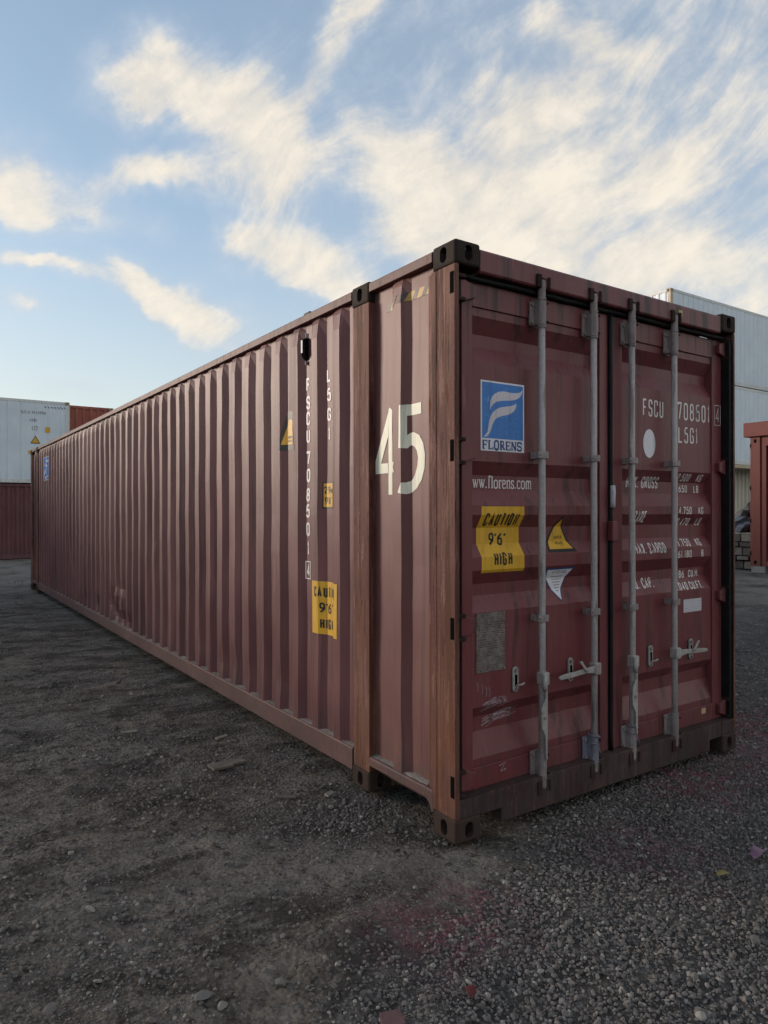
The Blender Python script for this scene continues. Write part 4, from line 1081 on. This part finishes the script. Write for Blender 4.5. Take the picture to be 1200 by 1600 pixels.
dc.glyph('4', -1.560 - .019, 1.166, .040, .082, .0125)
dc.band([Vector(p) for p in ((-1.588, 1.150), (-1.532, 1.150), (-1.532, 1.262), (-1.588, 1.262))], .0065, True, .0)
dc.build('lettering', M['white_print'], side, on_side, SBR, 0)['label'] = 'white container number painted down the side'
caution(side, on_side, -1.448, -1.130, .815, 1.150, SBR, 0)
Decal().rect(-1.338, -1.200, 1.612, 1.782).build('sticker', M['black_print'], side, on_side, SBR, 0, 0)
Decal().rect(-1.328, -1.208, 1.622, 1.772).build('sticker_panel', M['yellow'], side, on_side, SBR, 0, 1)
dc = Decal(); dc.text('2.9m', -1.282, 1.706, .046, .022, .0075, .005, 'c'); dc.text("9'6\"", -1.282, 1.640, .046, .022, .0075, .005, 'c'); dc.build('sticker_lettering', M['black_print'], side, on_side, SBR, 0, 2)
Decal().poly([(-1.950, 2.022), (-1.862, 2.270), (-1.846, 2.292), (-1.800, 2.290), (-1.725, 2.22), (-1.695, 2.012)]).build('sticker', M['black_print'], side, on_side, SBR, 0, 0)
Decal().poly([(-1.908, 2.062), (-1.838, 2.232), (-1.805, 2.232), (-1.740, 2.18), (-1.722, 2.056)]).build('sticker_panel', M['yellow'], side, on_side, SBR, 0, 1)
dc = Decal(); dc.text('SUPER', -1.82, 2.100, .018, .010, .003, .004, 'c'); dc.text('HEAVY', -1.82, 2.074, .018, .010, .003, .004, 'c'); dc.build('sticker_lettering', M['black_print'], side, on_side, SBR, 0, 2)
logo(side, on_side, -12.12, -11.62, 2.19, 2.63, SBR, 0)
# the big 45, cut where the rib has been scraped bare
dc = Decal()
dc.poly([(-0.4714, 2.1571), (-0.3234, 2.1585), (-0.3234, 2.0998), (-0.4282, 2.0986), (-0.4282, 1.9958), (-0.4102, 2.0084), (-0.3861, 2.0085), (-0.3417, 1.9889), (-0.3089, 1.9463), (-0.2945, 1.8882), (-0.2981, 1.8182), (-0.3234, 1.7577), (-0.3638, 1.7147), (-0.4083, 1.6912), (-0.4313, 1.6838), (-0.4582, 1.6873), (-0.4871, 1.6938), (-0.4582, 1.7461), (-0.4351, 1.7457), (-0.4121, 1.752), (-0.3824, 1.7823), (-0.3601, 1.8303), (-0.3542, 1.8744), (-0.3638, 1.9107), (-0.3861, 1.9347), (-0.4102, 1.9419), (-0.4274, 1.9259), (-0.4777, 1.9307), (-0.4745, 1.9986), (-0.473, 2.0892)])
dc.poly([(-0.7483, 1.8039), (-0.7483, 1.8779), (-0.624, 2.1416), (-0.624, 2.0096), (-0.6939, 1.8603), (-0.6256, 1.8598), (-0.6256, 1.8046)])
dc.poly([(-0.6235, 2.1554), (-0.6099, 2.1658), (-0.586, 2.1471), (-0.588, 2.05), (-.585, 1.93), (-0.587, 1.6846), (-0.6235, 1.6852)])
dc.poly([(-0.583, 1.8567), (-0.5204, 1.8606), (-.526, 1.83), (-0.5204, 1.8032), (-0.584, 1.8052)])
dc.build('numerals', M['cream_print'], endside, on_end, EBR, 0)['label'] = 'large cream numerals 45, partly scraped off'
# worn black and yellow hazard bars under the top rail
for k in range(5):
    y0 = .245 + k * .080
    for nm, m_, a_ in (('hazard_bar', M['yellow'], 0), ('hazard_bar', M['hazard_black'], .040)):
        if k == 3 and a_ == 0: continue
        s0 = -(y0 + a_)
        Decal().poly([(s0 - .040, 2.704 - .01 * (k > 2)), (s0, 2.704 - .01 * (k > 2)), (s0 + .030, 2.752), (s0 - .010, 2.752)]).build(nm, worn_print('worn_hazard_%d_%d' % (k, a_ > 0), (.52, .31, .08) if a_ == 0 else (.06, .05, .05), (.24, .12, .10), 1.0), endside, on_end, EBR, 0)
# ventilator on the side
yv = 1.572
MB().prism([(INN - .001, 2.590), (.014, 2.628), (.012, 2.735), (INN - .001, 2.745)], 1, yv - .020, yv + .030).build('ventilator', M['dark'], side, bevel=.004)
MB().box(.010, .0135, yv + .008, yv + .028, 2.645, 2.730).build('ventilator_cover', M['tape'], side)
MB().tube([(.034, yv, 2.745), (.034, yv, 2.775)], .006, 8).build('ventilator_pin', M['handle'], side)
MB().tube([(.034, yv, 2.590), (.034, yv, 2.565)], .008, 8).build('ventilator_pin', M['handle'], side)
MB().box(.02, .07, 1.50, 1.58, 2.8867, 2.905).build('roof_cleat', M['gasket'], box, bevel=.004)
# ------------------------------------------------------------------ other containers in the yard (length along X, front face towards -Y)
M['maroon2'] = paint('dark_maroon_paint', (.105, .034, .038), (.135, .052, .054), rust=.1, streak=.35, rough=.6)
M['red2'] = paint('brick_red_paint', (.115, .021, .017), (.140, .032, .025), rust=.15, streak=.4, rough=.6)
M['red3'] = paint('rust_red_paint', (.26, .068, .048), (.32, .10, .072), rust=.15, streak=.4, rough=.6)
M['reefer'] = paint('white_reefer_panel', (.58, .66, .73), (.67, .74, .80), rust=.05, streak=.22, rough=.45, dirt=(.45, .47, .48), chalk=.1, orange=(.35, .22, .10), bumpy=.12, dirtamt=.1)
M['reefer_frame'] = paint('weathered_white_frame', (.55, .57, .56), (.65, .66, .64), rust=.5, streak=.4, rough=.55, dirt=(.2, .18, .15), orange=(.38, .22, .08), zscale=2, dirtamt=.1)
M['tan_post'] = paint('tan_weathered_post', (.40, .32, .20), (.50, .44, .34), rust=.55, streak=.5, rough=.6, dirt=(.2, .14, .08), orange=(.34, .19, .07), zscale=2)
M['beige'] = paint('beige_sheet_paint', (.55, .50, .41), (.64, .59, .49), rust=.1, streak=.35, rough=.6, dirt=(.2, .18, .15))
M['concrete'] = flat('concrete_block', (.20, .19, .18), .9, .25, 12, bump=.4)

def other_container(name, label, x0, y0, z0, length, height, body, frame, ribbed=True, seam=.30, post=None, group=None, width=2.438):
    t = empty(name, (x0, y0, z0)); tag(t, label, 'shipping container', group)
    l_, h_, w_ = length, height, width
    def wall(y_, sg, nm='side_panel'):
        pts = [(.14, .058 if ribbed else .03)]
        if ribbed:
            x = .20
            while x + .2 < l_ - .14: pts += [(x, .058), (x + .05, .008), (x + .12, .008), (x + .17, .058)]; x += .27
        else:
            x = .14 + seam
            while x < l_ - .2: pts += [(x - .008, .012), (x - .004, .022), (x + .004, .022), (x + .008, .012)]; x += seam
            pts[0] = (.14, .012)
        pts.append((l_ - .14, pts[0][1])); mb = MB(); n_ = len(pts)
        for z in (.15, h_ - .10): mb.v += [(x, y_ + sg * d_, z) for x, d_ in pts]
        for i in range(n_ - 1): mb.f.append((i, i + 1, n_ + i + 1, n_ + i) if sg > 0 else (i, n_ + i, n_ + i + 1, i + 1))
        return mb.build(nm, body, t, fix=False)
    fr = wall(0, 1); wall(w_, -1)
    for x_, sg in ((0, 1), (l_, -1)):
        mb = MB(); yy = .12; pts = [(.12, .03)]
        while yy + .2 < w_ - .12: pts += [(yy + .04, .03), (yy + .08, .008), (yy + .15, .008), (yy + .19, .03)]; yy += .26
        pts.append((w_ - .12, .03)); n_ = len(pts)
        for z in (.15, h_ - .10): mb.v += [(x_ + sg * d_, y_, z) for y_, d_ in pts]
        for i in range(n_ - 1): mb.f.append((i, i + 1, n_ + i + 1, n_ + i))
        mb.build('end_wall', body, t)
    for x_ in (0.0, l_ - .15):
        for y_ in (0.0, w_ - .12):
            MB().box(x_ + .003, x_ + .147, y_ + .003, y_ + .117, .1185, h_ - .1185).build('corner_post', post or frame, t, bevel=.006)
    for y_ in (.002, w_ - .082):
        MB().box(.163, l_ - .163, y_, y_ + .08, h_ - .105, h_ - .008).build('top_rail', frame, t, bevel=.006)
        MB().box(.163, l_ - .163, y_, y_ + .08, .02, .155).build('bottom_rail', frame, t, bevel=.006)
    for x_ in (.002, l_ - .082):
        MB().box(x_, x_ + .08, .163, w_ - .163, h_ - .104, h_ - .009).build('end_rail', frame, t, bevel=.006)
        MB().box(x_, x_ + .08, .163, w_ - .163, .021, .154).build('end_rail', frame, t, bevel=.006)
    MB().box(.08, l_ - .08, .08, w_ - .08, h_ - .03, h_ - .015).build('roof', frame, t)
    MB().box(.08, l_ - .08, .08, w_ - .08, .10, .14).build('floor', M['dark'], t)
    for sx_, x_ in ((1, 0), (-1, l_)):
        for sy_, y_ in ((1, 0), (-1, w_)):
            # castings built for x = width, y = length: swap by turning a quarter
            for z_, sz_ in ((.118, -1), (h_ - .118, 1)):
                c_ = casting(t, x_, y_, z_, sx_, sy_, sz_, CAST_BG if frame is not M['maroon2'] else CAST)
    return t, fr
CAST_BG = CAST.copy(); CAST_BG.materials.clear(); CAST_BG.materials.append(M['tan_post'])

other_container('shipping_container', 'dark maroon container at the bottom left, under the white one', -9.53, 24.35, -.01, 12.19, 2.591, M['maroon2'], M['maroon2'])
t, fr = other_container('shipping_container', 'white refrigerated container stacked on the dark maroon one at left', -9.53, 24.30, 2.588, 12.19, 2.896, M['reefer'], M['reefer_frame'], False, .42, M['reefer_frame'])
# its markings (front face is y = 0 in its own space)
onr = lambda s_, t_, h_: (s_, .010 - h_ * 3, t_)
dc = Decal(); dc.text('SZLU 9141996', 11.03, 2.40, .105, .052, .016, .020, 'c'); dc.text('45R1', 11.02, 2.14, .100, .052, .016, .020, 'c')
dc.build('lettering', M['grey_print'], fr, onr)
Decal().poly([(10.93, 1.385), (11.25, 1.385), (11.09, 1.66)]).build('sticker', M['black_print'], fr, onr)
Decal().poly([(10.97, 1.41), (11.21, 1.41), (11.09, 1.62)]).build('sticker_panel', M['yellow'], fr, onr, (), 1, 2)
Decal().rect(11.40, 11.55, 1.78, 1.97).build('sticker', M['yellow'], fr, onr)
Decal().rect(10.87, 11.17, 1.02, 1.14).build('sticker', M['yellow'], fr, onr)
dc = Decal(); dc.text('U2', 11.07, 1.84, .15, .08, .02, .02, 'c'); dc.build('lettering', M['grey_print'], fr, onr)
dc = Decal()
for k in range(7): dc.poly([(11.36 + k * .105, 2.700), (11.42 + k * .105, 2.635), (11.45 + k * .105, 2.635), (11.39 + k * .105, 2.700)])
dc.build('hazard_bar', M['hazard_black'], fr, onr)['kind'] = 'stuff'
other_container('shipping_container', 'brown container hidden under the brick red one', -7.39, 27.05, 0, 12.19, 2.896, M['maroon2'], M['maroon2'])
other_container('shipping_container', 'brick red ribbed container showing behind the white one at left', -7.39, 27.08, 2.897, 12.19, 2.896, M['red3'], M['red3'])
# the same row goes on to the left of the picture
other_container('shipping_container', 'maroon container in the row left of the picture, lower one', -22.1, 24.4, 0, 12.19, 2.591, M['maroon2'], M['maroon2'])
other_container('shipping_container', 'white refrigerated container in the row left of the picture, upper one', -22.1, 24.4, 2.592, 12.19, 2.896, M['reefer'], M['reefer_frame'], False, .42)

# right-hand stack
other_container('shipping_container', 'beige container at ground level under the white stack on the right', 19.03, 12.3, .0, 12.19, 3.29, M['beige'], M['beige'])
tl, f2 = other_container('shipping_container', 'lower of the two white refrigerated containers on the right', 19.03, 11.5, 3.302, 12.19, 2.896, M['reefer'], M['reefer_frame'], False, .30, M['tan_post'])
tu, f3 = other_container('shipping_container', 'topmost white refrigerated container on the right with tan corner post', 19.03, 11.5, 6.20, 12.19, 2.896, M['reefer'], M['reefer_frame'], False, .30, M['tan_post'])
dc = Decal(); dc.text('28 BTL', 3.5, .22, .10, .05, .018, .02); dc.build('lettering', worn_print('faded_orange_print', (.5, .38, .16), (.45, .5, .55), .6), f3, lambda s_, t_, h_: (s_, .010 - h_ * 3, t_))
# steel ledge under the white pair
MB().box(19.0, 31.3, 11.42, 11.60, 3.18, 3.30).build('support_beam', M['tan_post'], None, bevel=.01)
tag(bpy.data.objects['support_beam'], 'pale steel beam under the lower white container', 'beam')
for k, x in enumerate((19.2, 25.1, 31.0)):
    o = MB().box(x - .1, x + .1, 11.44, 11.60, 0, 3.178).build('support_column', M['tan_post'], None, bevel=.01)
    tag(o, ('first', 'second', 'third')[k] + ' steel column from the left under the white container stack', 'column', 'columns under the white stack')
o = MB().box(20.9, 21.9, 10.9, 11.40, 3.10, 3.24).build('strip_light', M['sticker_white'], None, bevel=.02); tag(o, 'white box lamp under the edge of the white container', 'lamp')

# red steel housing at the right edge
t = empty('red_steel_housing', (16.1, 7.25, 0)); tag(t, 'tall brick red steel housing with dark opening at the right edge', 'housing')
b = lambda nm, m_, *q, **k: MB().box(*q).build(nm, m_, t, bevel=k.get('bevel', .008))
b('far_post', M['red2'], 0, .26, -.26, 0, .17, 3.53); b('near_post', M['red2'], 0, .26, -3.6, -3.34, .17, 3.53)
b('inner_jamb', M['red2'], .03, .24, -.40, -.262, .172, 3.53); b('inner_jamb', M['red2'], .03, .24, -3.338, -3.2, .172, 3.53)
b('lintel', M['red2'], .02, .24, -3.198, -.402, 3.28, 3.53)
b('header', M['red2'], -.10, 2.5, -3.75, .13, 3.532, 3.90, bevel=.012)
b('back_wall', M['red2'], 2.34, 2.4, -3.6, 0, .17, 3.53); b('side_wall', M['red2'], .262, 2.338, -.06, -.002, .17, 3.53); b('side_wall', M['red2'], .262, 2.338, -3.6, -3.54, .17, 3.53)
b('floor', M['dark'], .262, 2.338, -3.53, -.07, .18, .28); b('threshold', M['red2'], .02, .24, -3.198, -.402, .172, .30)
for z in (3.30, 2.20, 1.35, .50): MB().box(-.012, .02, -.02, .004, z - .05, z + .05).build('slot', M['dark'], t)
for z in (3.42, .27): MB().prism(oval(-.13, z, .07, .10, 14), 0, -.004, .01).build('slot', M['dark'], t)
for y in (-.2, -3.4):
    MB().box(.0, .5, y - .18, y + .18, 0, .168).build('foot_block', M['concrete'], t, bevel=.01)
MB().tube([(1.2, -.3, 3.9), (1.2, -.3, 4.05)], .012, 6).build('roof_pin', M['bracket'], t)

# stacked timber and bundles between the housing and the beige container
M['timber'] = flat('weathered_timber', (.085, .078, .07), .9, .35, 9, bump=.3); M['timber_pale'] = flat('pale_timber', (.16, .15, .135), .9, .3, 9, bump=.3)
M['bag'] = flat('grey_blue_plastic', (.11, .13, .16), .45, .5, 5, bump=.5); M['bag_dark'] = flat('dark_tarpaulin', (.05, .05, .055), .55, .5, 5, bump=.5)
lay = [(0.0, ((17.0, 8.0, .30, .22), (17.75, 8.05, .34, .22), (18.4, 8.1, .3, .22))), (.25, ((17.2, 8.15, 1.0, .10), (18.3, 8.2, .9, .10))), (.37, ((17.05, 8.05, .36, .22), (17.8, 8.1, .30, .20))), (.61, ((17.4, 8.1, 1.3, .12), (18.6, 8.2, .8, .12))), (.75, ((17.1, 8.1, .5, .20), (17.9, 8.15, .6, .18)))]
names = ['bottom layer, nearest', 'bottom layer, middle', 'bottom layer, farthest', 'second layer, nearer', 'second layer, farther', 'third layer, nearer', 'third layer, farther', 'fourth layer, nearer', 'fourth layer, farther', 'top layer, nearer', 'top layer, farther']; k = 0
for z, row in lay:
    for x, y, ln, ht in row:
        t = empty('timber_baulk', (x, y, z + .02)); tag(t, 'weathered timber in the pile behind the red housing, ' + names[k], 'timber', 'timber pile behind the red housing')
        for q in range(3):
            MB().box(-ln / 2 + random.uniform(-.03, .03), ln / 2 + random.uniform(-.03, .03), -.5 + q * .34, -.5 + q * .34 + .31, 0, ht - .004).build('plank', M['timber'] if (k + q) % 3 else M['timber_pale'], t, bevel=.008)
        k += 1
def bundle(name, label, loc, s_, m_, seed):
    bm = bmesh.new(); bmesh.ops.create_icosphere(bm, subdivisions=3, radius=1.0); r = random.Random(seed)
    wv = [(Vector((r.gauss(0, 1), r.gauss(0, 1), r.gauss(0, 1))) * 3.2, r.uniform(0, 6), r.uniform(.05, .13)) for _ in range(9)]
    for v in bm.verts:
        d_ = 1 + sum(a_ * math.sin(v.co.dot(k_) + p_) for k_, p_, a_ in wv)
        v.co = Vector((v.co.x * d_ * s_[0], v.co.y * d_ * s_[1], max(-.62, v.co.z * d_) * s_[2]))
    m2 = bpy.data.meshes.new(name); bm.to_mesh(m2); bm.free(); m2.materials.append(m_)
    o = link(bpy.data.objects.new(name, m2)); o.location = loc; tag(o, label, 'bundle'); return o
bundle('plastic_bundle', 'crumpled grey blue plastic bundle on the timber pile', (17.25, 8.1, 1.16), (.34, .3, .26), M['bag'], 3)
bundle('tarpaulin_bundle', 'dark rolled tarpaulin behind the grey blue bundle on the timber pile', (17.9, 8.2, 1.34), (.36, .35, .42), M['bag_dark'], 5)
o = MB().box(17.36, 17.56, 7.56, 7.58, .93, 1.11).build('paper_tag', M['tape'], None); tag(o, 'small white card stuck on the front of the timber pile', 'card')

# ------------------------------------------------------------------ things lying on the ground
def gz(x, y): return float(ground_z(np.array([x]), np.array([y]))[0])
M['board'] = flat('grey_driftwood_board', (.15, .135, .105), .9, .3, 14, bump=.35)
M['leaf_yellow'] = flat('yellow_dead_leaf', (.30, .25, .09), .8, .3, 60); M['leaf_red'] = flat('red_dead_leaf', (.11, .02, .022), .7, .3, 60)
M['wrapper'] = flat('pinkish_foil_wrapper', (.30, .17, .24), .35, .45, 30); M['brick'] = flat('dusky_red_paver', (.115, .062, .062), .9, .25, 25, bump=.35)
M['chip'] = flat('pale_wood_chip', (.24, .22, .19), .85, .25, 30)
def on_ground(name, label, cat, m_, x, y, shape, rz, tilt=(0, 0), lift=.0, th=.008, group=None):
    mb = MB().prism(shape, 2, 0, th); o = mb.build(name, m_, None, bevel=min(.002, th * .3))
    o.location = (x, y, gz(x, y) + lift); o.rotation_euler = (tilt[0], tilt[1], rz); tag(o, label, cat, group); return o
on_ground('wood_board', 'flat grey splintered board lying on the dirt left of the container', 'board', M['board'], -.489, 1.655, [(-.115, -.045), (.02, -.05), (.03, -.028), (.112, -.032), (.118, .035), (.03, .045), (-.11, .048)], R(8), (R(3), R(2)), .008, .016)
on_ground('wood_chip', 'pale wood chip lying behind the flat grey board', 'wood chip', M['chip'], -.307, 2.22, [(-.05, -.016), (.05, -.012), (.055, .014), (-.045, .018)], R(20), (R(6), 0), .010, .010)
on_ground('wood_chip', 'pale curved sliver far left on the dirt', 'wood chip', M['chip'], -.827, 2.68, [(-.06, -.012), (0, -.024), (.06, -.014), (.055, .004), (0, -.006), (-.05, .008)], R(-15), (R(8), 0), .012, .008)
on_ground('wood_chip', 'small broken wood pieces in front of the inner container post', 'wood chip', M['chip'], -.18, .90, [(-.04, -.014), (.035, -.02), (.045, .012), (-.02, .02)], R(35), (R(6), R(3)), .010, .010)
on_ground('wood_chip', 'thin curled bark strip left of the inner container post', 'wood chip', M['board'], -.40, 1.0, [(-.06, -.008), (.05, -.014), (.06, .006), (-.05, .010)], R(-28), (R(8), R(3)), .012, .008)
def leaf(name, label, m_, x, y, s_, rz, fold):
    mb = MB(); n_ = 9; v = []
    for k in range(n_):
        t_ = k / (n_ - 1); wd = .36 * math.sin(math.pi * min(1, t_ * 1.02) ** .8) * (1 if k % 2 else .82); zz = .16 * math.sin(t_ * 2.6)
        v += [((t_ - .5) * s_, -wd * s_, (zz + fold * wd) * s_), ((t_ - .5) * s_, 0, zz * s_), ((t_ - .5) * s_, wd * s_, (zz + fold * wd * .6) * s_)]
    mb.v = v
    for k in range(n_ - 1):
        for j in (0, 1): a_ = k * 3 + j; mb.f.append((a_, a_ + 1, a_ + 4, a_ + 3))
    o = mb.build(name, m_, None, smooth=True, fix=False); o.location = (x, y, gz(x, y) + .018); o.rotation_euler = (0, 0, rz); md_ = o.modifiers.new('thick', 'SOLIDIFY'); md_.thickness = .0012
    tag(o, label, 'leaf'); return o
leaf('dead_leaf', 'yellow dead leaf on the gravel right of the container corner', M['leaf_yellow'], .80, -.862, .065, R(-30), .5)
leaf('dead_leaf', 'dark red leaf in the gravel at the bottom of the picture', M['leaf_red'], -.625, -.815, .055, R(70), .7)
leaf('foil_wrapper', 'crumpled pinkish foil wrapper on the gravel at the right edge', M['wrapper'], 1.085, -.868, .11, R(5), .9)['category'] = 'wrapper'
on_ground('paver_piece', 'dusky red paver fragment at the bottom edge of the picture', 'paver', M['brick'], -.915, -.775, [(-.035, -.04), (.04, -.035), (.035, .025), (-.03, .03)], R(-20), (R(4), R(-3)), -.004, .03)
# a few large single stones that stand out from the gravel
BIG = [(-.039, -.718, .024, 'pale rounded stone standing out from the gravel below the container corner'), (-1.12, -.42, .030, 'large angular grey stone at the lower left of the gravel'), (-1.36, -.35, .034, 'largest rounded stone near the bottom edge, left of centre'), (-1.325, -.42, .026, 'rounded grey stone just below the largest one, left of centre')]
for k, (x, y, r_, lb) in enumerate(BIG):
    m_ = stone_mesh(20 + k); m_.materials.append(M['stone']); o = link(bpy.data.objects.new('stone', m_)); o.scale = (r_, r_, r_); o.location = (x, y, gz(x, y) + r_ * .25); o.rotation_euler = (.2, .1, k * 1.3); tag(o, lb, 'stone')
